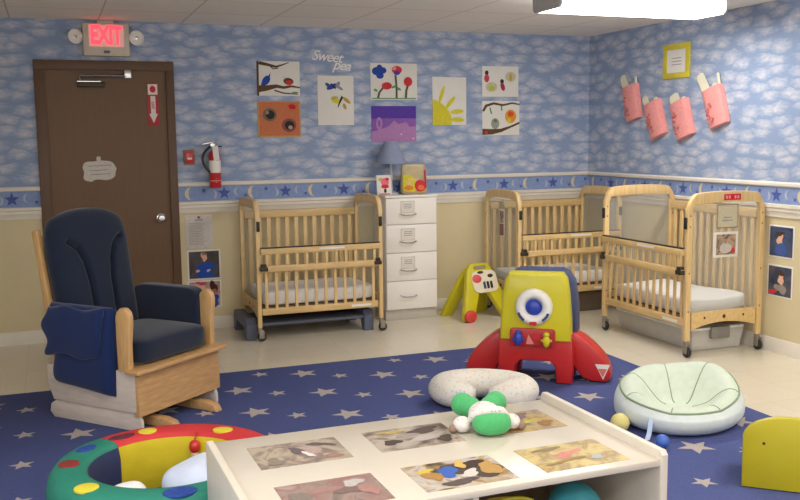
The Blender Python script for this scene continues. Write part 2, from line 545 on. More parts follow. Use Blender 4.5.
# door and its frame
b = MB()
for (x0, x1, z0, z1) in ((-4.74, DX0, 0, DZ), (DX1, FX1, 0, DZ), (-4.74, FX1, DZ, 2.115)):
    b.box(x0, x1, -.025, .09, z0, z1, FRAMEB, .003)
struct(b, 'trim_10')
b = MB(); b.box(DX0, DX1, .0, .045, .002, DZ, DOORB)
door = struct(b, 'door_1')
b = MB()
b.lathe([(.0, 0), (.032, 0), (.034, .006), (.016, .012), (.014, .03), (.026, .042), (.029, .055), (.022, .066), (0, .068)], CHROME,
        mx=Matrix.Translation((-3.872, 0, .915)) @ Matrix.Rotation(R(90), 4, 'X'))
b.build('door_knob', door)
b = MB()
b.box(-4.44, -4.245, -.05, 0, 1.918, 1.955, DARKM, .006)
b.box(-4.44, -4.27, -.012, 0, 1.958, 1.964, CHROME)
b.tube([(-4.42, -.03, 1.97), (-4.42, -.03, 2.0), (-4.25, -.06, 2.0), (-4.07, -.032, 2.0)], .011, CHROME, 8)
b.box(-4.10, -4.05, -.045, -.025, 1.985, 2.05, CHROME, .003)
b.build('door_closer', door)

# ------------------------------------------------------------------ rug with stars
RX, RY, RX0, RY0 = -1.112, -1.49, -5.6, -6.6
b = MB()
b.box(RX0, RX, RY0, RY, .001, .009, RUGB, .003)
def rug_star(x, y, r):
    rot = PI / 2 + .15
    p = star(x, y, r, .42, 5, rot)
    if all(RX0 + .03 < q[0] < RX - .03 and RY0 + .03 < q[1] < RY - .03 for q in p):
        b.flat(p, .0096, RUGS)
for i in range(-5, 7):
    for j in range(-12, 13):
        x = -3.20 + .465 * i
        y = -2.19 - .232 * i - .475 * j
        rug_star(x, y, .098)
        rug_star(x + .20, y - .145, .062)
rug = b.build('area_rug', weld=False)
tag(rug, 'dark blue area rug with scattered grey stars covering the middle of the floor', 'rug')

# ------------------------------------------------------------------ ceiling light
LX0, LX1, LY0, LY1 = -1.68, -.43, -2.33, -1.98
t = thing('ceiling_light', 'long white fluorescent wraparound light glowing under the ceiling', 'ceiling light', ((LX0 + LX1) / 2, (LY0 + LY1) / 2, H))
GLOW = mat('lit_diffuser', (.9, .9, .88), .4, .01, 3, emit=(1, .98, .94), estr=11.0)
ENDG = mat('light_end_grey', S(170, 168, 166), .5)
cx, cy = (LX0 + LX1) / 2, (LY0 + LY1) / 2
b = MB(); b.box(LX0 - cx, LX1 - cx, LY0 - cy + .02, LY1 - cy - .02, -.03, 0, WHITEPL, .003); b.build('housing', t)
b = MB(); b.prism([(-.172, -.03), (-.172, -.08), (-.15, -.105), (.15, -.105), (.172, -.08), (.172, -.03)], LX0 - cx + .012, LX1 - cx - .012, GLOW, axis='x'); b.build('diffuser', t)
for sx in (-1, 1):
    b = MB(); x = sx * (LX1 - LX0) / 2
    b.prism([(-.175, -.0), (-.175, -.082), (-.152, -.108), (.152, -.108), (.175, -.082), (.175, -.0)], x - .008, x + .008, ENDG, axis='x'); b.build('end_cap', t)

# ------------------------------------------------------------------ exit sign
t = thing('exit_sign', 'lit exit sign with two round emergency lamps above the brown door', 'exit sign', (-4.22, 0, 2.15))
BEIGE = mat('sign_beige', S(206, 194, 176), .5)
REDL = mat('exit_red', S(220, 40, 50), .5, emit=(1, .06, .09), estr=1.6)
b = MB(); b.box(-.165, .165, -.075, 0, -.005, .235, BEIGE, .008); b.box(-.06, .06, -.05, 0, .235, .259, BEIGE, .004); b.build('sign_body', t)
REDP = mat('exit_pane', S(226, 196, 184), .5, emit=(1, .25, .25), estr=.28)
b = MB(); b.box(-.125, .125, -.078, -.074, .062, .222, REDP, .001); b.build('sign_face', t)
text('exit_letters', 'EXIT', .185, REDL, t, Matrix(((.60, 0, 0, 0), (0, 0, -1, -.0795), (0, 1.0, 0, .142), (0, 0, 0, 1))), bold=.0085, ext=.001, spacing=.98)
for sx in (-1, 1):
    c = Vector((sx * .218, -.05, .135))
    mx = Matrix.Translation(c) @ Matrix.Rotation(R(90), 4, 'X') @ Matrix.Rotation(R(-18 * sx if sx < 0 else 6), 4, 'Y')
    b = MB(); b.lathe([(0, -.045), (.03, -.045), (.052, -.01), (.056, .01), (.05, .014), (.046, .006)], WHITEPL, mx=mx)
    b.lathe([(.046, .006), (.03, -.004), (.014, .0), (.012, .008), (0, .01)], CHROME, mx=mx)
    b.box(-.05 if sx > 0 else .015, -.015 if sx > 0 else .05, -.02, .0, -.015, .015, WHITEPL, mx=Matrix.Translation(c))
    b.build('emergency_lamp', t)
b = MB(); b.box(-.022, .022, -.079, -.074, .015, .035, GREYP, .001); b.build('test_button', t)

# ------------------------------------------------------------------ flat pictures on the walls
def art(name, label, cat, wall, u0, u1, z0, z1, layers, m=PAPER, rot=0.0, group=None, thick=.004, off=0.0015, frame=None, kinds=None):
    """layers: list of (points in 0..1 of the sheet, material)"""
    w, h = abs(u1 - u0), z1 - z0
    uc, zc = (u0 + u1) / 2, (z0 + z1) / 2
    b = MB()
    b.box(-w / 2, w / 2, -h / 2, h / 2, 0, thick, m, .0012)
    for i, (pts, mm) in enumerate(layers):
        b.flat([((p[0] - .5) * w, (p[1] - .5) * h) for p in pts], thick + .0006 + .0004 * i, mm)
    o = b.build(name, weld=False, matrix=wall_mx(wall, uc, zc, off, rot))
    return tag(o, label, cat, group)
def stroke(pts, wd):
    """ribbon polygon along a polyline in sheet units"""
    Lf, Rt = [], []
    n = len(pts)
    for i in range(n):
        a, c = pts[max(i - 1, 0)], pts[min(i + 1, n - 1)]
        dx, dy = c[0] - a[0], c[1] - a[1]
        d = math.hypot(dx, dy) or 1
        ww = wd[i] if isinstance(wd, (list, tuple)) else wd
        Lf.append((pts[i][0] - dy / d * ww, pts[i][1] + dx / d * ww)); Rt.append((pts[i][0] + dy / d * ww, pts[i][1] - dx / d * ww))
    return Lf + Rt[::-1]
BR, BL, RD, GR, YL, OR, PU, BK = paint(98, 74, 52), paint(50, 76, 160), paint(206, 60, 66), paint(104, 150, 92), paint(212, 200, 60), paint(206, 128, 84), paint(92, 66, 150), paint(58, 52, 50)
G = 'painted canvases on the cloud wallpaper'
art('painted_canvas', 'canvas of a blue bird and a red bird on tree branches', 'painting', 'back', -3.083, -2.73, 1.862, 2.136, [
    ([(.0, 0), (.045, 0), (.05, 1), (0, 1)], BR),
    (stroke([(.02, .2), (.2, .22), (.45, .28), (.62, .24), (.8, .28), (1, .24)], [.1, .08, .05, .04, .03, .02]), BR),
    (stroke([(.4, .16), (.6, .08), (.95, .05)], [.02, .02, .015]), BR),
    (stroke([(.05, .95), (.25, .9), (.45, .84), (.6, .9), (.75, .97)], [.05, .04, .03, .02, .01]), BR),
    (stroke([(.3, .88), (.38, .78), (.5, .8)], .015), BR),
    (ell(.21, .44, .085, .15, 16, -.4), BL), ([(.24, .52), (.32, .68), (.29, .45)], BL), (ell(.14, .33, .05, .05), BL),
    (ell(.73, .42, .12, .1, 16, -.35), BR), (ell(.74, .38, .085, .07), RD), ([(.62, .52), (.68, .5), (.6, .56)], YL), (ell(.88, .1, .08, .02), GR)], group=G)
art('painted_canvas', 'orange canvas with two dark ladybugs and a red one', 'painting', 'back', -3.085, -2.73, 1.531, 1.821, [
    ([(.03, .04), (.97, .04), (.97, .97), (.03, .97)], paint(198, 118, 82)),
    (ell(.28, .62, .16, .18), paint(120, 104, 84)), (ell(.29, .62, .10, .12), BK), (ell(.22, .68, .04, .05), paint(150, 140, 120)),
    (ell(.72, .33, .17, .19), paint(142, 84, 78)), (ell(.73, .33, .11, .12), BK), (ell(.75, .27, .05, .05), paint(180, 160, 140)),
    (ell(.8, .84, .09, .07, 14, -.4), paint(196, 48, 52))], m=paint(196, 160, 106), group=G)
art('painted_canvas', 'tall canvas with a blue and a yellow dragonfly', 'painting', 'back', -2.583, -2.273, 1.625, 2.028, [
    (ell(.3, .8, .1, .04, 12, -.5), paint(70, 84, 130)), (ell(.4, .78, .16, .05, 12, .3), BL), (ell(.56, .82, .08, .045, 12, .8), paint(140, 146, 156)),
    (ell(.62, .75, .09, .03, 12, -.4), paint(140, 146, 156)), (stroke([(.36, .84), (.5, .74)], .02), BK),
    (ell(.5, .49, .14, .05, 12, -.2), YL), (ell(.8, .5, .12, .04, 12, -.5), paint(196, 160, 70)), (ell(.74, .38, .07, .04, 12, -1), paint(196, 160, 70)), (ell(.46, .55, .1, .035, 12, .1), paint(190, 170, 90)),
    (stroke([(.68, .58), (.6, .46), (.55, .36)], [.03, .02, .01]), BK)], group=G)
art('painted_canvas', 'canvas of a blue butterfly over three red flowers', 'painting', 'back', -2.123, -1.704, 1.834, 2.137, [
    ([(.03, .02), (.97, .02), (.97, .05), (.03, .05)], GR),
    (ell(.12, .78, .09, .11, 14), BL), (ell(.26, .8, .08, .09, 14), BL), (ell(.2, .66, .08, .09, 14), BL), (ell(.19, .88, .06, .08, 14), BL),
    (stroke([(.55, .05), (.55, .35), (.53, .68)], .022), paint(92, 96, 70)), (ell(.5, .36, .07, .03, 12, .6), GR), (ell(.6, .3, .06, .03, 12, -.8), GR),
    (ell(.56, .82, .11, .11), RD), (ell(.56, .74, .07, .06), PU), (ell(.5, .86, .05, .05), paint(220, 140, 140)),
    (stroke([(.75, .05), (.76, .25), (.8, .42)], .022), paint(92, 96, 70)), (ell(.8, .5, .09, .13), RD),
    (stroke([(.15, .05), (.18, .2), (.28, .36)], .022), paint(92, 96, 70)), (ell(.34, .38, .11, .1), RD), (ell(.1, .26, .05, .03, 12, -.7), GR)], group=G)
PUL, PUM = paint(178, 130, 180), paint(138, 96, 172)
art('painted_canvas', 'purple canvas painted in dark and light bands', 'painting', 'back', -2.12, -1.717, 1.478, 1.782, [
    ([(0, .66), (1, .66), (1, 1), (0, 1)], paint(92, 66, 160)),
    ([(0, .0), (1, 0), (1, .44), (.85, .42), (.78, .56), (.6, .5), (.5, .6), (.4, .46), (.3, .4), (.15, .34), (0, .3)], PUL),
    (ell(.17, .52, .07, .18, 16), PUL), (ell(.17, .52, .03, .1, 12), PUM), (ell(.66, .22, .02, .025), paint(224, 196, 170)), (ell(.93, .1, .02, .025), paint(224, 196, 170))], m=PUM, group=G)
sunr = [(ell(0.12, .2, .36, .30, 28), YL)]
for (x, y, a, l) in ((.27, .64, 1.15, .2), (.52, .47, .7, .2), (.72, .28, .06, .2), (.74, .11, -.02, .19)):
    sunr.append((ell(x, y, l, .05, 12, a), YL))
sunr[0] = ([(0, 0), (.55, 0), (.58, .12), (.52, .25), (.42, .36), (.26, .46), (.1, .52), (0, .53)], YL)
art('painted_canvas', 'tall canvas with a yellow sun shining from its corner', 'painting', 'back', -1.563, -1.244, 1.619, 2.029, sunr, group=G)
art('painted_canvas', 'canvas with two small red figures and two round yellow shapes', 'painting', 'back', -1.089, -.734, 1.864, 2.129, [
    (ell(.12, .78, .05, .08), BK), (ell(.12, .6, .07, .13), paint(196, 70, 90)), (ell(.54, .5, .05, .08), BK), (ell(.56, .33, .06, .14, 12, .2), paint(170, 50, 80)),
    (ell(.78, .66, .15, .16), paint(200, 192, 160)), (ell(.78, .64, .04, .12), paint(190, 170, 70)), (ell(.25, .32, .16, .16), paint(200, 192, 160)), (ell(.25, .28, .08, .08), paint(180, 190, 70))], group=G)
art('painted_canvas', 'canvas of an orange owl and a grey one among brown branches', 'painting', 'back', -1.089, -.723, 1.528, 1.827, [
    (stroke([(.02, .7), (.1, .86), (.3, .93), (.55, .88), (.8, .94), (1, .9)], [.03, .04, .035, .03, .025, .02]), BR),
    (stroke([(0, .1), (.25, .1), (.5, .14), (.75, .24), (1, .36)], [.09, .08, .05, .03, .03]), BR),
    (ell(.76, .55, .15, .2), paint(222, 150, 60)), (ell(.76, .62, .08, .08), paint(214, 84, 40)), (ell(.72, .42, .05, .08), YL),
    (ell(.34, .34, .11, .16), paint(150, 158, 140)), (ell(.34, .42, .05, .05), paint(110, 120, 104)), (stroke([(.2, .8), (.24, .62)], .02), GR), (stroke([(.5, .86), (.52, .72)], .02), GR), (ell(.1, .08, .04, .05), RD)], group=G)
o = text('wall_lettering', 'Sweet\n          pea', .115, mat('white_vinyl', S(236, 232, 228), .6), None, None, bold=.001, ext=.002, shear=.35, line=.5, spacing=.9)
o.matrix_world = wall_mx('back', -2.50, 2.15, .004, R(-5))
tag(o, 'white Sweet pea script lettering high on the cloud wallpaper', 'wall lettering')

# sheet of snapshots by the door, notice above it, note and arrow sign on the door
NZ = [mat('note_grey', S(172, 168, 166), .8, .05, 30)]
lines = [([(.12, y), (.12 + random.uniform(.5, .76), y), (.12 + .5, y + .012), (.12, y + .012)], INK) for y in [.1 + .05 * k for k in range(14)]]
lines += [(ell(.5, .93, .06, .035), paint(120, 116, 116)), ([(.36, .84), (.64, .84), (.64, .87), (.36, .87)], INK)]
art('notice_sheet', 'white typed notice sheet taped above the snapshots beside the door', 'notice', 'back', -3.69, -3.475, .66, .925, lines, m=paint(214, 206, 200))
def snap(label, wall, u0, u1, z0, z1, mm, extra):
    return art('snapshot_print', label, 'photo', wall, u0, u1, z0, z1, [([(.05, .05), (.95, .05), (.95, .95), (.05, .95)], mm)] + extra, group='snapshots taped up', thick=.003)
SKIN = paint(222, 176, 150)
snap('snapshot of a baby in a blue top below the white notice', 'back', -3.685, -3.42, .405, .645, photo_mat('snap_dark', [S(40, 34, 34), S(70, 58, 54), S(62, 70, 100)], 12, 1),
     [(blob(.5, .36, .24, .24), paint(48, 82, 170)), ([(.28, .06), (.76, .06), (.68, .42), (.36, .42)], paint(48, 82, 170)), (blob(.5, .76, .09, .13), SKIN), (blob(.5, .86, .09, .04), paint(150, 120, 96)), (blob(.62, .3, .05, .05), paint(190, 190, 204)), (blob(.3, .3, .05, .05), SKIN)])
snap('lower snapshot of two children, partly behind the glider arm', 'back', -3.69, -3.42, .175, .398, photo_mat('snap_pink', [S(200, 90, 110), S(190, 170, 150), S(120, 80, 70)], 12, 2),
     [(blob(.76, .72, .13, .2), paint(84, 48, 42)), (blob(.74, .22, .2, .2), paint(52, 82, 170)), (blob(.42, .7, .12, .18), SKIN), (blob(.4, .9, .16, .06), paint(196, 70, 100)), (blob(.78, .6, .07, .09), paint(170, 120, 96))])
b = MB()
npts = []
for k in range(40):
    a = 2 * PI * k / 40
    q = (abs(math.cos(a)) ** 4 + abs(math.sin(a)) ** 4) ** -.25
    rr_ = 1 + .035 * math.sin(a * 5 + 1) + .02 * math.sin(a * 9)
    npts.append((.118 * q * math.cos(a) * rr_, .072 * q * math.sin(a) * rr_ - (.014 if math.cos(a) < -.4 and math.sin(a) < -.3 else 0)))
NOTE = paint(206, 198, 190)
b.prism(npts, 0, .003, NOTE, axis='z'); b.prism(rrect(-.018, .012, .07, .105, .008), 0, .003, NOTE, axis='z')
for y, x0, x1 in ((.03, -.08, .09), (-.005, -.075, .06), (-.035, -.07, .08)):
    b.flat([(x0, y), (x1, y + .006), (x1, y + .012), (x0, y + .006)], .0036, INK)
o = b.build('door_note', weld=False, matrix=wall_mx('back', -4.312, 1.295, .001))
tag(o, 'handwritten white note with a scalloped outline on the middle of the brown door', 'note')
t = thing('arrow_sign', 'red sign with a white downward arrow near the top of the door', 'sign', (-3.895, 0, 1.63))
b = MB(); b.box(-.04, .04, -.006, -.001, 0, .325, mat('sign_red', S(176, 34, 40), .5), .001); b.build('sign_plate', t)
b = MB()
mxs = Matrix(((1, 0, 0, 0), (0, 0, -1, -.0065), (0, 1, 0, 0), (0, 0, 0, 1)))
b.flat([(-.018, .225), (-.018, .09), (-.032, .09), (0, .02), (.032, .09), (.018, .09), (.018, .225)], 0, PAPER, mxs)
b.box(-.036, .036, .235, .315, -.0002, .0004, PAPER, mx=mxs); b.build('arrow', t)
b = MB(); b.flat(ell(0, .277, .022, .026), .001, RD, mxs); b.build('flame_mark', t)
text('arrow_letters', 'FIRE', .03, RD, t, Matrix(((0, -1, 0, 0), (0, 0, -1, -.0076), (-1, 0, 0, .155), (0, 0, 0, 1))), bold=.0006, ext=.0003)

# fire extinguisher and alarm box
t = thing('fire_extinguisher', 'red fire extinguisher with a white tag hung beside the door', 'fire extinguisher', (-3.452, -.075, 1.14))
EXR = mat('extinguisher_red', S(196, 36, 40), .3, .03, 8, coat=.3)
b = MB(); b.lathe([(0, 0), (.042, 0), (.046, .006), (.046, .245), (.040, .275), (.02, .295), (.016, .305), (0, .305)], EXR); b.build('cylinder', t)
b = MB(); b.lathe([(.0468, .12), (.0468, .215)], WHITEPL); b.lathe([(.0472, .055), (.0472, .058)], WHITEPL)
b._put([(.047 * math.sin(a) * 1.005, -.047 * math.cos(a) * 1.005, .06 + z) for (a, z) in ((-.5, 0), (0, -.016), (.5, 0), (0, .016))], [[0, 1, 2, 3]], WHITEPL)
b.build('label', t)
b = MB(); b.cyl((0, 0, .3), (0, 0, .345), .016, CHROME, 14); b.box(-.02, .075, -.012, .012, .345, .36, CHROME, .004, mx=Matrix.Rotation(R(-12), 4, 'Y')); b.box(-.01, .06, -.01, .01, .318, .328, BLACKP, .003)
b.cyl((-.02, 0, .335), (-.02, -.03, .335), .014, CHROME, 12); b.build('valve', t)
b = MB(); hp = []
for k in range(17):
    a = k / 16
    hp.append((-.02 - .075 * math.sin(PI * min(1, a * 1.05)) ** .8, -.015, .33 - .235 * a + .012 * math.sin(PI * a)))
b.tube(hp, .010, BLACKP, 10); b.cyl(hp[-1], (hp[-1][0] - .0, -.015, .055), .014, BLACKP, 10); b.build('hose', t)
b = MB(); b.box(.008, .054, -.056, -.053, .215, .325, PAPER, .001, mx=Matrix.Rotation(R(-6), 4, 'Y')); b.build('inspection_tag', t)
b = MB(); b.box(-.03, .03, .04, .075, .05, .28, DARKM, .003); b.build('wall_bracket', t)
t = thing('fire_alarm_pull', 'small red fire alarm pull box beside the extinguisher', 'fire alarm', (-3.64, 0, 1.325))
b = MB(); b.box(-.042, .042, -.03, 0, 0, .115, mat('alarm_surround', S(150, 110, 90), .6), .004); b.build('back_box', t)
b = MB(); b.box(-.03, .03, -.05, -.028, .012, .102, EXR, .006); b.build('pull_cover', t)
b = MB(); b.box(-.018, .018, -.056, -.048, .04, .055, PAPER, .002); b.build('pull_handle', t)

# right wall: yellow framed card, four pink pouches, snapshots
t = thing('framed_card', 'yellow framed white card above the pink pouches', 'picture')
t.matrix_world = wall_mx('right', -1.263, 2.09, .001, R(0))
b = MB()
YF_ = mat('yellow_frame', S(206, 190, 60), .6)
for (x0, x1, y0, y1) in ((-.165, .165, .09, .135), (-.165, .165, -.135, -.09), (-.165, -.115, -.09, .09), (.115, .165, -.09, .09)):
    b.box(x0, x1, y0, y1, 0, .012, YF_, .002)
b.build('frame', t)
b = MB(); b.box(-.116, .116, -.091, .091, .001, .006, PAPER)
for y in (.02, -.005, -.03): b.flat([(-.06, y), (.06, y), (.06, y + .006), (-.06, y + .006)], .0066, INK)
b.build('card', t)
def pouch(label, y, z, rot, cards, sc=1.0):
    t = thing('wall_pouch', label, 'pouch', group='pink pouches on the cloud wallpaper')
    t.matrix_world = wall_mx('right', y, z, .002, rot) @ Matrix.Scale(sc, 4)
    b = MB()
    w0, w1, h = .105, .098, .145
    vs, fs = [], []
    nx = 12
    for j, yy in enumerate((-h, -h * .6, 0, h * .6, h)):
        f = (yy + h) / (2 * h); ww = w1 + (w0 - w1) * f
        for i in range(nx + 1):
            a = PI * i / nx
            vs.append((-ww * math.cos(a), yy, .012 + .05 * (.75 + .25 * f) * math.sin(a) ** .6))
    for j in range(4):
        for i in range(nx):
            fs.append([j * (nx + 1) + i, j * (nx + 1) + i + 1, (j + 1) * (nx + 1) + i + 1, (j + 1) * (nx + 1) + i])
    b._put(vs, fs, PINK)
    nb = [tuple(vs[i]) for i in range(nx + 1)]
    b._put(nb, [list(range(nx + 1))], PINK)
    b.box(-w0, w0, -h, h, 0, .012, PINK, .002)
    for k in range(14):
        px, py = random.uniform(-.085, -.0), random.uniform(-.11, .06)
        zz = .012 + .05 * math.sqrt(max(0.05, 1 - (px / .1) ** 2)) ** 1.0 + .004
        b.se((px, py, zz), .012, .010, .004, PINKD, nu=8, nv=6)
    b.build('pouch_body', t)
    for (x, wd, hh, rr) in cards:
        b = MB()
        b.prism(rrect(-wd, wd, -.05, hh, min(wd, .03) * .98), .016, .024, CREAMF, axis='z', mx=Matrix.Translation((x, h * .8, 0)) @ Matrix.Rotation(rr, 4, 'Z'))
        b.build('card_insert', t)
pouch('pink pouch with one broad cream card, leftmost of the four on the right wall', -.70, 1.785, R(13), [(-.05, .04, .15, .25), (.085, .012, .09, -.1)])
pouch('pink pouch hanging lowest, second from the corner of the room', -1.03, 1.637, R(20), [(-.06, .035, .12, .2), (.05, .025, .06, -.1)])
pouch('pink pouch with a stubby white card, third from the corner of the room', -1.37, 1.632, R(19), [(-.035, .055, .11, .1), (.06, .03, .05, -.1)])
pouch('pink pouch with a long slanted cream card, rightmost of the four', -1.755, 1.715, R(18), [(-.055, .04, .19, .28), (.03, .03, .06, -.1), (.085, .01, .12, -.05)])
SD = photo_mat('snap_blue', [S(40, 44, 60), S(60, 76, 110), S(96, 84, 80)], 9, 4)
t1 = snap('upper snapshot on the right wall beyond the near crib', 'right', -2.325, -2.56, .665, .89, SD, [(blob(.45, .55, .13, .17), SKIN), (blob(.5, .25, .3, .16), paint(70, 92, 150)), (blob(.45, .74, .15, .07), paint(80, 60, 50))])
t1 = snap('lower snapshot with a red patch on the right wall by the near crib', 'right', -2.325, -2.56, .39, .615, photo_mat('snap_blue_b', [S(40, 44, 60), S(60, 70, 90), S(110, 90, 80)], 9, 5), [(blob(.22, .15, .16, .08), RD), (blob(.55, .58, .13, .16), SKIN), (blob(.55, .28, .22, .14), paint(150, 140, 130)), (blob(.55, .75, .15, .07), paint(80, 60, 50))])

# ------------------------------------------------------------------ cribs
CASTG = mat('caster_grey', S(150, 140, 128), .4, metal=.3)
def make_crib(label):
    t = thing('baby_crib', label, 'crib', group='wooden evacuation cribs')
    hx, hy = .5, .315
    for sx in (-1, 1):
        for sy in (-1, 1):
            b = MB(); x = sx * (hx - .016); y = sy * (hy - .020)
            b.box(x - .016, x + .016, y - .020, y + .020, .105, .965, WOOD, .005)
            for z in (.30, .55, .85, .92):
                b.cyl((x - .0168, y, z), (x + .0168, y, z), .005, DARKM, 8)
            b.build('post', t)
            b = MB(); b.box(x - .014, x + .014, y - .012, y + .012, .07, .105, CASTG, .003)
            for q in (-.016, .016):
                b.box(x - .02 + .01, x + .03, y + q - .003, y + q + .003, .025, .085, CASTG, .002)
            cst = b.build('caster', t)
            b = MB(); b.lathe([(.008, -.013), (.030, -.013), (.034, -.007), (.034, .007), (.030, .013), (.008, .013)], BLACKP, mx=Matrix.Translation((x + .014, y, .034)) @ Matrix.Rotation(R(90), 4, 'X'))
            b.lathe([(0, -.0145), (.012, -.0145), (.012, .0145), (0, .0145)], CASTG, mx=Matrix.Translation((x + .014, y, .034)) @ Matrix.Rotation(R(90), 4, 'X'))
            b.build('wheel', cst)
        x = sx * (hx - .016)
        # arched top rail
        outer, inner = [], []
        for k in range(25):
            u = -1 + 2 * k / 24
            y = u * hy
            zt = 1.072 - .018 * u * u - .095 * max(0, (abs(u) - .74) / .26) ** 2.4
            outer.append((y, zt))
        for k in range(25):
            u = 1 - 2 * k / 24
            y = u * (hy - .001)
            zb = 1.0 - .014 * u * u if abs(u) < .86 else .925
            inner.append((y, zb))
        b = MB(); b.prism(outer + inner, x - .018, x + .018, WOOD, axis='x', bev=.005); b.build('arched_rail', t)
        b = MB(); b.box(x - .004, x + .004, -hy + .05, hy - .05, .285, .99, ACRY); b.build('clear_end_panel', t)
        # bottom end rail, arched below
        pts = [(-hy + .05, .29), (hy - .05, .29)]
        for k in range(13):
            u = 1 - 2 * k / 12
            pts.append((u * (hy - .05), .175 + .04 * (1 - u * u)))
        b = MB(); b.prism(pts, x - .014, x + .014, WOODH, axis='x', bev=.003)
        for y in (-.16, 0, .16): b.cyl((x - .016, y, .25), (x + .016, y, .25), .008 if y else .013, DARKM, 10)
        b.build('end_rail', t)
    # back: top rail, slats, bottom rail
    b = MB()
    b.box(-hx + .037, hx - .037, hy - .045, hy - .015, .885, .945, WOODH, .004)
    b.box(-hx + .037, hx - .037, hy - .045, hy - .015, .20, .255, WOODH, .004)
    for k in range(12):
        x = -.42 + .84 * k / 11
        b.box(x - .017, x + .017, hy - .037, hy - .023, .25, .89, WOOD, .003)
    b.build('back_slat_panel', t)
    # front: fixed lower slats
    b = MB(); y = -hy + .025
    b.box(-hx + .037, hx - .037, y - .014, y + .014, .197, .247, WOODH, .004)
    b.box(-hx + .037, hx - .037, y - .004, y + .012, .515, .55, WOODH, .003)
    for k in range(12):
        x = -.425 + .85 * k / 11
        b.box(x - .012, x + .012, y - .007, y + .007, .24, .53, WOOD, .003)
    b.build('front_slat_panel', t)
    # front gate, folded down
    b = MB(); y = -hy - .012
    b.box(-hx + .03, hx - .03, y - .014, y + .014, .53, .576, WOODH, .004)
    b.box(-hx + .03, hx - .03, y - .015, y + .015, .662, .706, WOODH, .005)
    for k in range(12):
        x = -.425 + .85 * k / 11
        b.box(x - .011, x + .011, y - .007, y + .007, .57, .67, WOOD, .003)
    g = b.build('drop_gate', t)
    b = MB(); b.box(-hx + .03, hx - .03, y - .011, y + .018, .706, .714, BLACKP, .002); b.build('rubber_strip', g)
    b = MB(); b.box(-.02, .18, y - .0165, y - .0145, .68, .695, WHITEPL); b.build('white_label', g)
    for sx in (-1, 1):
        b = MB(); x = sx * (hx - .05)
        b.box(x - .03, x + .03, y - .022, y + .02, .538, .568, DARKM, .004); b.box(x - .02, x + .02, y - .02, y + .02, .566, .59, BLACKP, .004); b.build('gate_hinge', t)
        b = MB(); x = sx * (hx - .019)
        b.box(x - .012, x + .012, -hy - .012, -hy + .004, .835, .91, BLACKP, .003); b.build('gate_latch', t)
    b = MB(); b.box(.24, .40, -hy + .0085, -hy + .0105, .212, .23, WHITEPL); b.build('warning_label', t)
    b = MB(); b.box(-hx + .04, hx - .04, -hy + .045, hy - .05, .238, .254, mat('mattress_board', S(120, 96, 70), .7), .003); b.build('mattress_board', t)
    return t
G1, G2, G3 = (-2.765, -.335), (-.60, -.385), (-.356, -1.80)
crib = make_crib('light wood crib between the brown door and the white drawer unit')
crib.location = (G1[0], G1[1], 0)
dup(crib, (G2[0], G2[1], 0), 0, 'light wood crib against the back wall in the room corner, half hidden')
c3 = dup(crib, (G3[0], G3[1], 0), R(-90), 'light wood crib along the right wall with a red sticker on its arch')
c3.scale = (1.02, 1.03, 1.055)
def mattress(label, loc, rz, disp=None, z=.256):
    b = MB()
    def dz(v):
        s = .012 * math.sin(v.x * 9) * math.sin(v.y * 11)
        return Vector((v.x, v.y, v.z + (s if v.z > 0 else 0) + (disp(v) if disp else 0)))
    b.se((0, 0, .056), .445, .256, .056, WHITEF, .22, .14, 72, 20, dz)
    o = b.build('crib_mattress', matrix=Matrix.Translation((loc[0], loc[1], z)) @ Matrix.Rotation(rz, 4, 'Z'), sharp=60)
    tag(o, label, 'mattress', 'white crib mattresses')
    return o
mattress('white sheeted mattress in the crib next to the drawer unit', G1, 0)
mattress('white sheeted mattress in the corner crib behind the activity toy', G2, 0)
mattress('white mattress showing through the open end of the nearest crib', G3, R(-90), lambda v: .03 * max(0, v.y / .26) * max(0, v.x / .45), .27)
# papers on the cribs
def on_end(name, label, cat, crib_xy, rz, side, u0, u1, z0, z1, layers, m=PAPER, off=.006):
    """sheet on the outer face of a crib end"""
    w, h = u1 - u0, z1 - z0
    b = MB(); b.box(-w / 2, w / 2, -h / 2, h / 2, 0, .002, m, .0008)
    for i, (pts, mm) in enumerate(layers):
        b.flat([((p[0] - .5) * w, (p[1] - .5) * h) for p in pts], .0025 + .0004 * i, mm)
    # local frame of the end: out = side*x, right = side*... seen from outside
    loc = Matrix(((0, 0, side, side * (.484 * (1.02 if rz else 1) + off)), (side, 0, 0, side * (u0 + u1) / 2), (0, 1, 0, (z0 + z1) / 2), (0, 0, 0, 1)))
    o = b.build(name, weld=False, matrix=Matrix.Translation((crib_xy[0], crib_xy[1], 0)) @ Matrix.Rotation(rz, 4, 'Z') @ loc)
    return tag(o, label, cat)
P1_ = photo_mat('crib_photo_a', [S(50, 44, 50), S(120, 100, 80), S(190, 160, 130), S(70, 80, 120)], 16, 7)
on_end('snapshot_print', 'small framed snapshot on the end of the crib along the right wall', 'photo', G3, R(-90), 1, -.105, .105, .675, .85,
       [([(.12, .1), (.9, .1), (.9, .9), (.12, .9)], P1_), (ell(.5, .35, .25, .2), paint(200, 190, 180)), (ell(.8, .25, .08, .1), RD)])
on_end('name_card', 'pale name card taped under the red sticker of the nearest crib', 'card', G3, R(-90), 1, -.08, .10, .875, 1.04,
       [([(.05, .05), (.95, .05), (.95, .95), (.05, .95)], paint(200, 190, 160)), ([(.3, .42), (.7, .42), (.7, .47), (.3, .47)], INK), ([(.25, .3), (.75, .3), (.75, .35), (.25, .35)], INK)], m=paint(150, 140, 116))
on_end('crib_sticker', 'red sticker with white marks on the arch of the nearest crib', 'sticker', G3, R(-90), 1, -.035, .105, 1.068, 1.11,
       [([(.08 + k * .17, .25), (.2 + k * .17, .25), (.2 + k * .17, .75), (.08 + k * .17, .75)], paint(230, 150, 150)) for k in (0, 1, 3, 4)], m=paint(206, 40, 56), off=.0215)
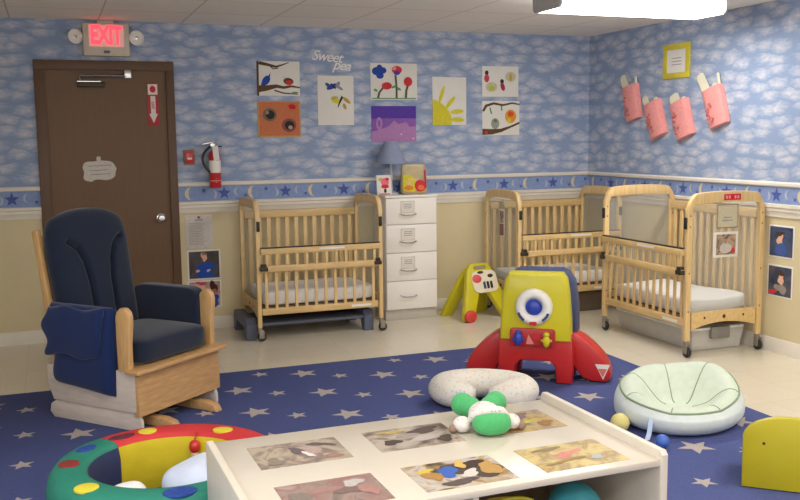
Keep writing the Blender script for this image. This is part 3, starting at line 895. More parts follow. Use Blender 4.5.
on_end('snapshot_print', 'narrow strip of two snapshots on the end of the corner crib', 'photo', G2, 0, -1, -.05, .05, .67, .90,
       [([(.1, .5), (.9, .5), (.9, .95), (.1, .95)], P1_), ([(.1, .04), (.9, .04), (.9, .47), (.1, .47)], photo_mat('crib_photo_b', [S(60, 50, 60), S(150, 90, 80), S(90, 80, 90)], 18, 9))])
on_end('name_card', 'small tan name card above the snapshots on the corner crib', 'card', G2, 0, -1, -.05, .05, .91, .97, [([(.2, .4), (.8, .4), (.8, .5), (.2, .5)], INK)], m=paint(196, 184, 150))

# grey stacking cot under the left crib
t = thing('stacking_cot', 'low blue-grey stacking cot pushed under the crib by the drawers', 'cot', (-2.835, -.33, 0))
b = MB(); b.box(-.44, .44, -.215, .215, .105, .12, mat('cot_mesh', S(104, 104, 112), .8, .08, 120), .004); b.build('cot_bed', t)
b = MB()
for y in (-.225, .225): b.cyl((-.44, y, .112), (.44, y, .112), .014, GREYP, 12)
b.build('side_rail', t)
for sx in (-1, 1):
    b = MB(); x = sx * .47
    b.prism([(-.25, 0), (-.19, 0), (-.15, .09), (.15, .09), (.19, 0), (.25, 0), (.26, .12), (.22, .165), (-.22, .165), (-.26, .12)], x - .04, x + .04, GREYP, axis='x', bev=.008); b.build('cot_end', t)

# clear bin under the near crib
t = thing('storage_bin', 'long clear plastic bin with a pale lid under the nearest crib', 'storage bin', (-.31, -1.74, 0))
t.scale = (1.05, 1.0, 1.15)
b = MB()
x0, x1, y0, y1 = -.215, .215, -.46, .46
def tray(b, m, x0, x1, y0, y1, h, tp):
    b.box(x0 + tp, x1 - tp, y0 + tp, y1 - tp, .004, .01, m)
    for (a, c) in (((x0, y0), (x1, y0)), ((x1, y0), (x1, y1)), ((x1, y1), (x0, y1)), ((x0, y1), (x0, y0))):
        ai = (a[0] - math.copysign(tp, a[0]), a[1] - math.copysign(tp, a[1])); ci = (c[0] - math.copysign(tp, c[0]), c[1] - math.copysign(tp, c[1]))
        b._put([(ai[0], ai[1], .005), (ci[0], ci[1], .005), (c[0], c[1], h), (a[0], a[1], h)], [[0, 1, 2, 3]], m)
tray(b, BINM, x0, x1, y0, y1, .135, .02); b.build('bin_body', t)
b = MB(); b.prism(rrect(x0 - .012, x1 + .012, y0 - .012, y1 + .012, .04), .132, .146, mat('bin_lid', S(232, 232, 230), .4), axis='z', bev=.003); b.build('lid', t)
b = MB(); b.box(-.075, .075, y0 - .03, y0 - .005, .075, .15, mat('latch_grey', S(130, 126, 120), .5), .005); b.build('latch', t)
b = MB(); b.box(x0 + .02, x1 - .02, y0 + .03, y1 - .03, .012, .10, photo_mat('bin_contents', [S(190, 170, 140), S(236, 226, 206), S(214, 208, 196), S(180, 180, 178)], 9, 3), .02)
b.build('contents', t)
b = MB(); b.box(-.24, .24, -.2, .2, 0, .17, mat('dark_tote', S(112, 96, 78), .6), .02); b.box(-.25, .25, -.21, .21, .17, .19, mat('dark_tote_lid', S(96, 84, 70), .6), .006)
o = b.build('storage_tote', matrix=Matrix.Translation((-.38, -.38, 0))); tag(o, 'dark brown tote under the corner crib', 'storage bin')

# ------------------------------------------------------------------ drawer unit and what stands on it
t = thing('drawer_unit', 'tall white four-drawer unit against the back wall between two cribs', 'drawers', (-1.888, 0, 0))
b = MB(); w = .228
b.box(-w, w, -.295, -.02, .09, 1.025, WHITEPL, .003); b.box(-w, w, -.285, -.02, 0, .09, mat('kick_board', S(190, 184, 172), .5), .002); b.build('carcass', t)
b = MB(); b.box(-w - .006, w + .006, -.318, -.018, 1.025, 1.045, WHITEP, .004); b.build('top_board', t)
zs = [(.805, 1.02), (.57, .80), (.333, .565), (.093, .328)]
for i, (z0, z1) in enumerate(zs):
    b = MB(); b.box(-w + .003, w - .003, -.313, -.294, z0, z1, WHITEP, .004); d = b.build('drawer', t)
    zc = (z0 + z1) / 2 + (.0 if i < 3 else .0)
    zh = zc - (.02 if i < 3 else .0)
    hx_ = -.035
    b = MB(); pts = [(-.07 + hx_, -.313, zh), (-.066 + hx_, -.335, zh - .004), (-.03 + hx_, -.342, zh - .012), (.03 + hx_, -.342, zh - .012), (.066 + hx_, -.335, zh - .004), (.07 + hx_, -.313, zh)]
    b.tube(pts, .006, CHROME, 10); b.build('handle', d)
    if i < 3:
        b = MB(); b.box(-.062 + hx_, .062 + hx_, -.3155, -.3135, zh + .004, zh + .105, paint(206, 198, 182), .0006)
        b.box(-.056 + hx_, .056 + hx_, -.3165, -.315, zh + .01, zh + .099, paint(224, 218, 206))
        for q in (.075, .06, .045): b.box(-.035 + hx_, .035 + hx_, -.3170, -.3160, zh + q, zh + q + .005, INK)
        b.build('drawer_label', d)
t = thing('table_lamp', 'lamp with a blue-grey cone shade on top of the white drawer unit', 'lamp', (-2.0, -.14, 1.046))
b = MB(); b.lathe([(0, 0), (.06, 0), (.062, .012), (.03, .022), (.012, .03), (.010, .12), (.014, .16), (.010, .2), (.010, .31), (0, .31)], mat('lamp_white', S(190, 190, 196), .4)); b.build('lamp_stand', t)
b = MB(); b.lathe([(.132, .258), (.055, .44), (.052, .44), (.129, .258), (.132, .258)], mat('lamp_shade_blue', S(140, 150, 176), .85, .05, 60), seg=40); b.build('lamp_shade', t)
o = MB()
o.box(-.065, .065, -.006, .006, 0, .165, PAPER, .002)
mxc = Matrix(((1, 0, 0, 0), (0, 0, -1, -.0065), (0, 1, 0, 0), (0, 0, 0, 1)))
for i, (p, mm) in enumerate([(ell(-.028, .127, .022, .016), paint(200, 176, 110)), (ell(.008, .105, .036, .036), paint(230, 120, 130)), (ell(.006, .07, .036, .016), RD), (ell(.03, .13, .016, .014, 12), RD), (ell(.006, .035, .012, .018), BK), ([(-.05, .004), (.05, .004), (.05, .012), (-.05, .012)], RD)]):
    o.flat(p, .0005 + .0004 * i, mm, mxc)
o = o.build('greeting_card', weld=False, matrix=Matrix.Translation((-2.095, -.235, 1.0465)) @ Matrix.Rotation(R(-9), 4, 'X') @ Matrix.Rotation(R(4), 4, 'Z'))
tag(o, 'small white card with a pink design leaning beside the lamp', 'card')
t = thing('snack_bag', 'upright clear bag printed yellow and red on the drawer unit', 'bag', (-1.825, -.205, 1.046), R(-4))
b = MB(); BAGM = mat('bag_tan', S(176, 156, 110), .35, .12, 12, coat=.3)
def bagd(v):
    k = (v.z + .125) / .25
    return Vector((v.x * (1 - .06 * k), v.y * (1.15 - .85 * k), v.z))
b.se((0, 0, .125), .115, .045, .125, BAGM, .25, .45, 40, 18, bagd); b.build('bag_body', t)
def bagprint(b, pts, dz, m):
    vs = []
    for (x, z) in pts:
        k = z / .25
        yy = .045 * (1.15 - .85 * k) * max(.05, (1 - min(1, abs(x / .115)) ** 4)) ** .25
        vs.append((x, -yy - dz, z))
    b._put(vs, [list(range(len(vs)))], m)
b = MB()
bagprint(b, [(-.1, .03), (-.01, .02), (.02, .05), (.02, .1), (-.01, .14), (-.05, .165), (-.1, .16)], .004, YL)
bagprint(b, ell(.045, .07, .05, .05, 16), .005, RD); bagprint(b, ell(.05, .055, .03, .022, 12), .006, paint(226, 120, 60)); bagprint(b, ell(-.045, .105, .032, .028, 14), .005, paint(214, 190, 110)); bagprint(b, ell(-.055, .055, .04, .02, 12), .006, paint(224, 130, 60))
bagprint(b, [(.085, .05), (.102, .05), (.1, .2), (.085, .2)], .006, paint(190, 60, 100))
b.build('bag_print', t)

# ------------------------------------------------------------------ yellow A-frame toy by the drawers
t = thing('baby_walker_toy', 'yellow plastic A-frame push toy with a cream play panel beside the drawers', 'toy', (-1.352, -.32, 0), R(13))
t.scale = (1.22, 1.0, 1.02)
def uleg(wt, wb, h, th, hole=False):
    o = [(-wb, 0), (-wb + .085, 0), (-wt * .52, h * .40), (-wt * .3, h * .52), (wt * .3, h * .52), (wt * .52, h * .40), (wb - .085, 0), (wb, 0), (wb * .97, h * .1), (wt + .035, h * .62), (wt, h * .9), (wt - .04, h), (-wt + .04, h), (-wt, h * .9), (-wt - .035, h * .62), (-wb * .97, h * .1)]
    return o
b = MB()
lean = Matrix.Translation((0, -.235, 0)) @ Matrix.Rotation(R(-20), 4, 'X')
b.prism(uleg(.105, .215, .47, .05), -.03, .03, YEL, axis='y', bev=.014, mx=lean); fr = b.build('front_frame', t)
b = MB(); b.prism(uleg(.10, .20, .45, .05), -.025, .025, YEL, axis='y', bev=.012, mx=Matrix.Translation((0, .10, 0)) @ Matrix.Rotation(R(21), 4, 'X')); b.build('rear_frame', t)
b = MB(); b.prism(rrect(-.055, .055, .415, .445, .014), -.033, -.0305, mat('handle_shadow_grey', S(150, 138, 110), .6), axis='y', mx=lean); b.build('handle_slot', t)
b = MB(); b.prism(rrect(-.09, .125, .215, .40, .05), -.042, -.029, mat('panel_cream', S(232, 222, 196), .5), axis='y', bev=.003, mx=lean); pn = b.build('play_panel', t)
mf = lean @ Matrix(((1, 0, 0, 0), (0, 0, -1, -.0425), (0, 1, 0, 0), (0, 0, 0, 1)))
b = MB(); b.se((-.05, .335, 0), .04, .036, .012, mat('coral_plastic', S(224, 84, 88), .4), mx=mf, nu=20, nv=10); b.build('red_button', pn)
b = MB()
for x in (-.005, .025, .055): b.prism(rrect(x, x + .016, .245, .305, .007), 0, .008, BLACKP if x > 0 else NAVYP, axis='z', mx=mf)
b.build('striped_roller', pn)
b = MB(); b.se((.07, .35, 0), .025, .016, .008, BLACKP, mx=mf, nu=14, nv=8); b.se((-.01, .385, 0), .028, .012, .008, DARKM, mx=mf, nu=14, nv=8); b.build('dark_dial', pn)
for sx in (-1, 1):
    b = MB(); mw = Matrix.Translation((sx * .178, -.275, .05)) @ Matrix.Rotation(R(90), 4, 'X')
    b.lathe([(0, -.02), (.035, -.02), (.048, -.01), (.05, .0), (.048, .01), (.035, .02), (.0, .022)], mat('coral_wheel', S(214, 64, 60), .4), mx=mw, seg=24); b.build('wheel', t)

# ------------------------------------------------------------------ red, yellow and navy activity toy
t = thing('activity_center_toy', 'big red and yellow activity toy with a white steering wheel on the rug', 'toy', (-1.945, -2.50, .0102), R(-36.9))
b = MB()
# front arch with two legs
arch = [(-.225, 0), (-.13, 0), (-.12, .10), (-.09, .135), (.09, .135), (.12, .10), (.13, 0), (.225, 0), (.232, .12), (.225, .30), (-.225, .30), (-.232, .12)]
b.prism(arch, 0, .10, RED, axis='y', bev=.018)
# fenders sweeping out to either side, behind the legs
for s in (-1, 1):
    fin = [(.10, .30), (.222, .30), (.28, .272), (.345, .222), (.40, .165), (.438, .105), (.454, .055), (.448, .02), (.425, .002), (.34, .0), (.28, .02), (.235, .08), (.20, .13), (.10, .14)]
    b.prism([(s * x, z) for (x, z) in fin], .09, .27, RED, axis='y', bev=.022)
b.box(-.22, .22, .09, .27, .13, .30, RED, .02)
b.prism(arch, .26, .36, RED, axis='y', bev=.018)
base = b.build('base', t)
b = MB()
sh = [(-.218, .262), (.218, .262), (.214, .40), (.202, .55), (.186, .645), (.160, .68), (-.160, .68), (-.186, .645), (-.202, .55), (-.214, .40)]
b.prism(sh, -.022, .13, YEL, axis='y', bev=.028); shl = b.build('top_shell', t)
b = MB()
sd = [(-.21, .28), (.238, .28), (.236, .45), (.215, .6), (.178, .652), (.14, .675), (-.14, .675), (-.178, .652), (-.2, .6), (-.21, .45)]
b.prism(sd, .125, .37, NAVYP, axis='y', bev=.03); b.build('navy_back_shell', t)
fz = Matrix(((1, 0, 0, 0), (0, 0, -1, -.022), (0, 1, 0, 0), (0, 0, 0, 1)))
b = MB(); mxw = fz @ Matrix.Translation((-.005, .478, 0))
prof = [(.05, .0)]
for k in range(15):
    a = PI * k / 14
    prof.append((.082 - .032 * math.cos(a) * 1.0, .004 + .036 * math.sin(a)))
b.lathe(prof, WHITEPL, mx=mxw, seg=44); sw = b.build('steering_wheel', t)
b = MB(); b.lathe([(.054, .0), (.053, .010), (.042, .012), (.038, .026), (.022, .036), (0, .038)], BLUE, mx=mxw, seg=30); b.build('blue_hub', sw)
b = MB()
for a0, a1, mm in ((200, 235, NAVYP), (305, 340, NAVYP)):
    pts = []
    for k in range(7): a = R(a0 + (a1 - a0) * k / 6); pts.append((.104 * math.cos(a), .104 * math.sin(a)))
    for k in range(7): a = R(a1 + (a0 - a1) * k / 6); pts.append((.088 * math.cos(a), .088 * math.sin(a)))
    b.prism(pts, .034, .0415, mm, axis='z', mx=mxw)
b.prism(rrect(-.022, .022, -.108, -.086, .008), .034, .0415, RED, axis='z', mx=mxw); b.build('wheel_decal', sw)
b = MB(); b.prism(rrect(-.15, .125, .235, .345, .02), .0, .018, mat('red_panel', S(176, 36, 40), .4), axis='z', bev=.005, mx=fz); cp = b.build('control_panel', t)
b = MB()
b.se((-.095, .285, .035), .026, .045, .022, BLUE, mx=fz, nu=18, nv=12); b.se((-.095, .32, .035), .018, .018, .018, BLUE, mx=fz, nu=14, nv=8); b.box(-.135, -.06, .27, .29, .02, .045, BLUE, .008, mx=fz); b.build('blue_figure', cp)
b = MB()
b.se((.075, .275, .035), .022, .04, .02, YEL, mx=fz, nu=18, nv=12); b.se((.075, .315, .035), .02, .018, .018, YEL, mx=fz, nu=14, nv=8); b.box(.04, .11, .27, .285, .02, .04, YEL, .007, mx=fz); b.build('yellow_figure', cp)
b = MB(); b.prism([(-.05, .25), (.0, .25), (-.035, .31)], .018, .024, mat('panel_pink', S(222, 130, 120), .5), axis='z', mx=fz); b.prism(rrect(-.005, .035, .28, .32, .01), .018, .026, RED, axis='z', mx=fz); b.build('panel_picture', cp)
b = MB(); b.prism([(.355, .115), (.445, .115), (.405, .02)], .088, .0905, WHITEPL, axis='y'); b.prism([(.372, .088), (.428, .088), (.404, .035)], .0865, .089, mat('logo_pale_red', S(226, 120, 104), .5), axis='y'); b.build('triangle_sticker', t)

# ------------------------------------------------------------------ nursing pillow
b = MB(); path, rad = [], []
for k in range(49):
    a = R(-79) + R(338) * k / 48
    path.append((.212 * math.cos(a), .128 * math.sin(a), .086))
    e = min(k, 48 - k)
    rad.append(.102 * (1 if e > 5 else .45 + .55 * math.sin(PI / 2 * e / 6)))
b.tube(path, .1, DOTP, 24, radii=rad, flat=.82)
pl = b.build('nursing_pillow', matrix=Matrix.Translation((-2.435, -2.785, .0102)) @ Matrix.Rotation(R(-30), 4, 'Z'), sharp=80)
tag(pl, 'cream dotted curved nursing pillow lying on the rug in front of the red toy', 'pillow')

# ------------------------------------------------------------------ mint infant seat
t = thing('infant_floor_seat', 'pale mint padded infant floor seat with seams on the rug', 'infant seat', (-1.61, -3.45, .0102))
thb = R(68)
def HH(a): return .138 + .018 * math.exp(-((a - .35 + PI) % (2 * PI) - PI) ** 2 * 6) + .105 * (0.5 + 0.5 * math.cos(a - thb))
def rim_r(a): return (.352 * .32) / math.hypot(.32 * math.cos(a - .2), .352 * math.sin(a - .2)) * (1 + .02 * math.cos(3 * a))
def seat_pt(a, s):
    """s 0..1 from underneath, over the rim, down into the bowl"""
    h = HH(a)
    ctrl = [(0, .004), (.5, .0), (.82, .004), (.97, .04), (1.0, .085), (.965, h * .72), (.86, h * .95), (.74, h), (.60, h * .86), (.46, h * .62), (.3, .085), (.12, .07), (0, .068)]
    f = s * (len(ctrl) - 1); i = min(int(f), len(ctrl) - 2); u = f - i
    p0, p1, p2, p3 = ctrl[max(i - 1, 0)], ctrl[i], ctrl[i + 1], ctrl[min(i + 2, len(ctrl) - 1)]
    def cr(k): return .5 * (2 * p1[k] + (-p0[k] + p2[k]) * u + (2 * p0[k] - 5 * p1[k] + 4 * p2[k] - p3[k]) * u * u + (-p0[k] + 3 * p1[k] - 3 * p2[k] + p3[k]) * u ** 3)
    rr = max(0, cr(0)) * rim_r(a)
    z = cr(1)
    puff = 0
    if .3 < s < .85: z += .028 * math.sin(PI * (s - .3) / .55) * math.exp(-((a - .15 + PI) % (2 * PI) - PI) ** 2 * 5)
    if .35 < s < .95:
        lob = abs(math.sin((a - .35) * 3.5))
        puff = .014 * (lob ** .5 - .75) * math.sin(PI * (s - .35) / .6)
    return Vector((rr * math.cos(a), rr * math.sin(a), max(0, z + puff)))
NA, NS = 112, 48
b = MB(); vs, fs, fs2 = [], [], []
for i in range(NS + 1):
    for k in range(NA): vs.append(seat_pt(2 * PI * k / NA, i / NS))
for i in range(NS):
    for k in range(NA):
        l = (k + 1) % NA
        (fs if i < NS * .44 else fs2).append([i * NA + k, i * NA + l, (i + 1) * NA + l, (i + 1) * NA + k])
b._put(vs, fs, MINT_LIT); 
b2 = [list(f) for f in fs2]
i0 = b.mi(MINT)
b.bm.verts.ensure_lookup_table()
for f in fs2:
    try:
        q = b.bm.faces.new([b.bm.verts[x] for x in f]); q.material_index = i0; q.smooth = True
    except ValueError: pass
b.build('padded_body', t, sharp=80)
b = MB()
b.tube([seat_pt(2 * PI * k / 90, .47) * 1.004 for k in range(90)], .0055, MINTS, 8, closed=True)
for k in range(7):
    a = .35 + k * PI / 3.5
    b.tube([seat_pt(a, s / 40) + Vector((0, 0, .002)) for s in range(19, 36)], .0035, MINTS, 6)
b.build('seam_piping', t)
b = MB()
sp = [(-.285, -.165, .10), (-.315, -.19, .07), (-.34, -.215, .03), (-.365, -.235, .008)]
for i in range(3):
    a, c = Vector(sp[i]), Vector(sp[i + 1])
    o_ = Vector((.010, -.004, 0))
    b._put([a - o_, a + o_, c + o_, c - o_, a - o_ + Vector((0, .004, .002)), a + o_ + Vector((0, .004, .002)), c + o_ + Vector((0, .004, .002)), c - o_ + Vector((0, .004, .002))], [[0, 1, 2, 3], [7, 6, 5, 4], [0, 4, 5, 1], [1, 5, 6, 2], [2, 6, 7, 3], [3, 7, 4, 0]], mat('strap_blue', S(176, 194, 222), .8))
b.build('strap', t)
def ball(name, label, c, r, m, sq=1.0):
    b = MB(); b.se((0, 0, r * sq), r, r, r * sq, m, nu=32, nv=18)
    b.tube([(r * 1.001 * math.cos(2 * PI * k / 32), r * 1.001 * math.sin(2 * PI * k / 32), r * sq) for k in range(32)], r * .03, m, 6, closed=True)
    o = b.build(name, matrix=Matrix.Translation(c)); return tag(o, label, 'ball')
ball('toy_ball', 'pale yellow ball on the rug between table and infant seat', (-2.01, -3.50, .0102), .048, mat('ball_yellow', S(222, 208, 130), .5))
ball('toy_ball', 'small blue ball on the rug by the table corner', (-1.965, -3.79, .0102), .034, mat('ball_blue', S(70, 110, 196), .45))

# ------------------------------------------------------------------ yellow child's chair at the right edge
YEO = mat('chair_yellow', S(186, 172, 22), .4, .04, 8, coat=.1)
t = thing('toddler_chair', "yellow moulded child's chair seen from behind at the right edge", 'chair', (-1.812, -4.44, .0102), R(-42))
t.scale = (1.06, 1.0, 1.06)
b = MB()
pts = [(-.175, .0), (.175, .0), (.175, .21)]
for k in range(1, 12):
    a = PI * k / 12
    pts.append((.175 * math.cos(a), .21 + .095 * math.sin(a)))
pts.append((-.175, .21))
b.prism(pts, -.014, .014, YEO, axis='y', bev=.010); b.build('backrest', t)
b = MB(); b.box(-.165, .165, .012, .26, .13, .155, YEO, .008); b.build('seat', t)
for sx in (-1, 1):
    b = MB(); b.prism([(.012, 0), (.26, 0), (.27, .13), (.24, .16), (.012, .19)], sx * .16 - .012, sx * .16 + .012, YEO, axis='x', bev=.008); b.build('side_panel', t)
b = MB(); b.lathe([(0, 0), (.006, 0), (.006, .002), (0, .002)], DARKM, mx=Matrix.Translation((-.095, -.0135, .19)) @ Matrix.Rotation(R(90), 4, 'X'), seg=12); b.build('rivet', t)

# ------------------------------------------------------------------ picture-top table
TX, TY, TR_ = -3.50, -4.545, R(.8)
t = thing('activity_table', 'low cream table with photos set in its top and open cubbies below', 'table', (TX, TY, .0102), TR_)
tw, td, th = .668, .385, .44
b = MB(); b.box(-tw, tw, -td, td, th - .024, th, CREAM, .004); top = b.build('tabletop', t)
for sx in (-1, 1):
    b = MB(); x = sx * (tw + .012)
    hh = th + (.030 if sx > 0 else .008)
    b.prism([(-td - .008, 0), (td + .008, 0), (td + .008, hh - .015), (td - .004, hh), (-td + .004, hh), (-td - .008, hh - .015)], x - .013, x + .013, TABLEW, axis='x', bev=.004); b.build('side_panel', t)
b = MB(); b.box(-tw, tw, -td + .01, td - .01, .03, .05, TABLEW, .003); b.build('bottom_shelf', t)
DARKW = mat('cubby_brown', S(150, 126, 100), .6, .06, 6)
b = MB(); b.box(-tw, tw, td - .03, td - .012, .05, th - .024, DARKW, .002); b.build('back_panel', t)
b = MB(); b.box(-.01, .01, -td + .02, td - .03, .05, th - .024, TABLEW, .002); b.build('divider', t)
PC = [
    [[S(150, 138, 116), S(176, 160, 140), S(120, 104, 98), S(190, 170, 150)], [S(70, 60, 56), S(130, 116, 104), S(176, 164, 150), S(110, 88, 62)], [S(100, 84, 84), S(150, 126, 106), S(176, 150, 84), S(120, 92, 58)]],
    [[S(100, 88, 82), S(150, 130, 120), S(140, 104, 98), S(176, 160, 150)], [S(60, 54, 52), S(150, 120, 70), S(190, 180, 170), S(90, 78, 70)], [S(176, 150, 96), S(196, 176, 112), S(150, 124, 84), S(196, 172, 92)]]]
names = [['left', 'middle', 'right'], ['left', 'middle', 'right']]
CXs = (-.415, .005, .42)
for r_ in range(2):
    for c_ in range(3):
        b = MB()
        w_, d_ = .158, .112
        yc = (.155, -.232)[r_]
        mm = photo_mat('table_photo', PC[r_][c_], 11, r_ * 3 + c_ + 11)
        b.box(-w_, w_, -d_, d_, 0, .0012, mm)
        ex = []
        if (r_, c_) == (1, 1): ex = [(blob(.06, .01, .09, .07), paint(84, 72, 66)), (blob(-.03, .02, .03, .05), paint(66, 96, 166)), (blob(-.10, .05, .03, .014), paint(200, 174, 70)), (blob(-.09, .0, .03, .035), paint(160, 122, 72)), (blob(.11, .01, .04, .06), paint(176, 140, 84)), (blob(.03, -.02, .04, .022, 26, .5), paint(198, 188, 178)), (blob(.07, .055, .04, .03), paint(74, 60, 54)), (blob(-.03, -.075, .06, .02), paint(92, 82, 76)), (blob(.03, .06, .02, .03), paint(196, 164, 92))]
        if (r_, c_) == (1, 2): ex = [(blob(-.02, .01, .035, .028), paint(196, 134, 122)), (blob(.03, .03, .035, .014, 26, .4), paint(200, 140, 126)), (blob(.07, -.05, .025, .016), paint(170, 178, 178)), (blob(-.05, .075, .06, .014, 26, .2), paint(140, 124, 100)), (blob(-.04, -.04, .07, .012, 26, .2), paint(160, 132, 92))]
        if (r_, c_) == (0, 0): ex = [(blob(.03, .02, .05, .045), paint(168, 146, 138)), (blob(-.005, .02, .018, .045, 26, .3), paint(104, 92, 90)), (blob(.09, .055, .045, .018, 26, -.5), paint(98, 88, 86)), (blob(.10, -.075, .04, .018), paint(150, 118, 108)), (blob(.025, -.03, .012, .03, 26, .5), paint(206, 200, 194)), (blob(-.1, -.06, .03, .03), paint(134, 122, 108))]
        if (r_, c_) == (0, 1): ex = [(blob(-.09, -.03, .03, .03), paint(80, 70, 66)), (blob(.03, -.03, .08, .02, 26, .2), paint(172, 162, 156)), (blob(-.06, .075, .05, .016), paint(176, 152, 96)), (blob(.06, .05, .06, .03), paint(90, 78, 74)), (blob(-.02, .02, .04, .02), paint(150, 140, 132)), (blob(.1, -.06, .03, .03), paint(84, 74, 66))]
        if (r_, c_) == (0, 2): ex = [(blob(.05, -.01, .04, .014, 26, .3), paint(180, 172, 74)), (blob(-.05, -.07, .05, .026), paint(166, 126, 72)), (blob(-.06, .03, .05, .03), paint(94, 84, 88)), (blob(.04, .06, .05, .03), paint(128, 108, 110)), (blob(.1, -.05, .03, .03), paint(146, 112, 70))]
        if (r_, c_) == (1, 0): ex = [(blob(-.02, .03, .05, .024), paint(152, 118, 110)), (blob(.08, .055, .03, .03), paint(176, 168, 164)), (blob(-.1, 0, .03, .045), paint(124, 112, 104)), (blob(.05, 0, .04, .03), paint(120, 100, 94)), (blob(.11, -.02, .025, .04), paint(160, 120, 112))]
        for i, (p, m_) in enumerate(ex): b.flat(p, .0016 + .0003 * i, m_)
        o = b.build('photo_inset', top, weld=False); o.location = (CXs[c_], yc, th)
# toys in the cubbies
t = thing('toy_bucket', 'yellow toy bucket in the cubby under the photo table', 'toy', (-3.27, -4.70, .0605))
b = MB(); b.lathe([(0, 0), (.075, 0), (.08, .01), (.105, .19), (.112, .2), (.108, .205), (.098, .19), (.072, .015), (0, .012)], mat('bucket_yellow', S(204, 170, 40), .45)); b.build('bucket', t)
b = MB(); b.tube([(.108 * math.cos(PI * k / 14), 0, .19 + .05 * math.sin(PI * k / 14)) for k in range(15)], .007, YEL, 8); b.build('handle', t)
t = thing('spinning_toy', 'teal domed toy on a yellow and red base in the table cubby', 'toy', (-3.03, -4.72, .0605))
b = MB(); b.lathe([(0, 0), (.10, 0), (.105, .02), (.10, .05), (.085, .07), (0, .075)], YEL); b.lathe([(.106, .022), (.108, .035), (.102, .048)], RED); b.build('toy_base', t)
b = MB(); b.se((0, 0, .168), .098, .098, .102, mat('teal_plastic', S(60, 140, 150), .35), nu=32, nv=18); b.build('toy_dome', t)

# ------------------------------------------------------------------ green plush on the table
PZ = .0102 + th + .0006
t = thing('plush_toy', 'green and white dotted plush toy lying on the photo table', 'plush toy', (-3.222, -4.425, PZ + .001), R(-14))
t.scale = (.8, .8, .8)
b = MB()
b.se((.01, -.065, .055), .088, .062, .055, GREENF, .85, .9, 36, 22)
b.build('green_head', t, sharp=80)
b = MB(); b.se((.0, .04, .06), .075, .09, .06, DOTT, nu=30, nv=18); b.build('body', t, sharp=80)
b = MB(); hp = [(-.085, -.025, .055), (-.07, -.05, .09), (-.035, -.07, .112), (.01, -.078, .118), (.055, -.07, .108), (.088, -.045, .075)]
b.tube(hp, .02, DOTT, 12, radii=[.012, .02, .022, .022, .02, .012]); b.build('brim', t, sharp=80)
for sx in (-1, 1):
    b = MB(); b.se((sx * .115, -.01 if sx < 0 else .0, .036), .042, .046, .036, DOTT, nu=24, nv=14); ar = b.build('arm', t, sharp=80)
    b = MB(); b.se((sx * .158, -.02, .02), .02, .02, .02, mat('paw_brown', S(140, 116, 96), .9), nu=14, nv=10); b.build('paw', ar)
for sx in (-1, 1):
    b = MB()
    b.tube([(sx * .02, .09, .06), (sx * .045, .13, .07), (sx * .075, .165, .075)], .05, GREENF, 18, radii=[.04, .05, .046])
    b.se((sx * .08, .17, .075), .054, .05, .055, GREENF, nu=24, nv=14); b.build('foot', t, sharp=80)

# ------------------------------------------------------------------ soft activity ring
RCX, RCY, RZ = -4.275, -3.683, .25
t = thing('activity_ring', 'soft round play ring in green and red with a yellow inner wall', 'play ring', (RCX, RCY, .0102))
GREENR = mat('ring_green', S(36, 128, 106), .7, .05, 20)
REDR = mat('ring_red', S(204, 52, 54), .7, .05, 20)
YELR = mat('ring_yellow', S(202, 180, 24), .75, .05, 20)
NAVR = mat('ring_navy', S(36, 46, 84), .75, .06, 20)
ri, ro, hz = .314, .459, RZ - .0102
prof = [(ri, 0), (ri - .012, .06), (ri - .012, .17), (ri, hz - .02), (ri + .010, hz - .004), (ri + .03, hz + .001), ((ri + ro) / 2, hz + .004), (ro - .03, hz + .001), (ro - .018, hz - .006), (ro, hz - .03), (ro + .01, .17), (ro + .01, .06), (ro, 0)]
def ringseg(name, a0, a1, mtop, minn):
    b = MB(); n = max(6, int(abs(a1 - a0) / 4)); vs = []
    for k in range(n + 1):
        a = R(a0 + (a1 - a0) * k / n)
        for (r, z) in prof: vs.append((r * math.cos(a), r * math.sin(a), z))
    m_ = len(prof); f1, f2 = [], []
    for k in range(n):
        for j in range(m_ - 1):
            q = [k * m_ + j, (k + 1) * m_ + j, (k + 1) * m_ + j + 1, k * m_ + j + 1]
            (f2 if j < 3 else f1).append(q)
        f1.append([k * m_ + m_ - 1, (k + 1) * m_ + m_ - 1, (k + 1) * m_, k * m_])
    f1.append(list(range(m_))); f1.append([n * m_ + j for j in range(m_)][::-1])
    b._put(vs, f1, mtop)
    b.bm.verts.ensure_lookup_table(); ii = b.mi(minn)
    for f in f2:
        q = b.bm.faces.new([b.bm.verts[x] for x in f]); q.material_index = ii; q.smooth = True
    return b.build(name, t, sharp=50)
gs = ringseg('green_section', 125.3, 339.7, GREENR, NAVR)
rs = ringseg('red_section', -20, 125, REDR, YELR)
def spot(par, name, px, py, rx, ry, m, rot=0.0):
    b = MB(); b.prism(ell(px - RCX, py - RCY, rx, ry, 24, rot), hz - .004, hz + .0065, m, axis='z', bev=.002); b.build(name, par)
YS = mat('spot_yellow', S(222, 206, 60), .7); BSp = mat('spot_blue', S(40, 70, 150), .7, .3, 60); RSp = mat('spot_red', S(140, 48, 44), .7)
spot(rs, 'yellow_spot', -4.325, -3.318, .04, .034, YS, .1)
spot(rs, 'yellow_spot', -4.015, -3.43, .045, .034, YS, -.5)
spot(rs, 'printed_patch', -4.435, -3.355, .06, .025, mat('patch_dark', S(96, 40, 56), .7, .5, 60), .4)
spot(gs, 'red_spot', -4.655, -3.625, .04, .045, RSp)
spot(gs, 'yellow_spot', -4.60, -3.915, .045, .045, YS, .5)
spot(gs, 'blue_patch', -4.285, -4.084, .062, .045, BSp)
spot(gs, 'blue_patch', -4.585, -3.46, .05, .03, BSp, .8)
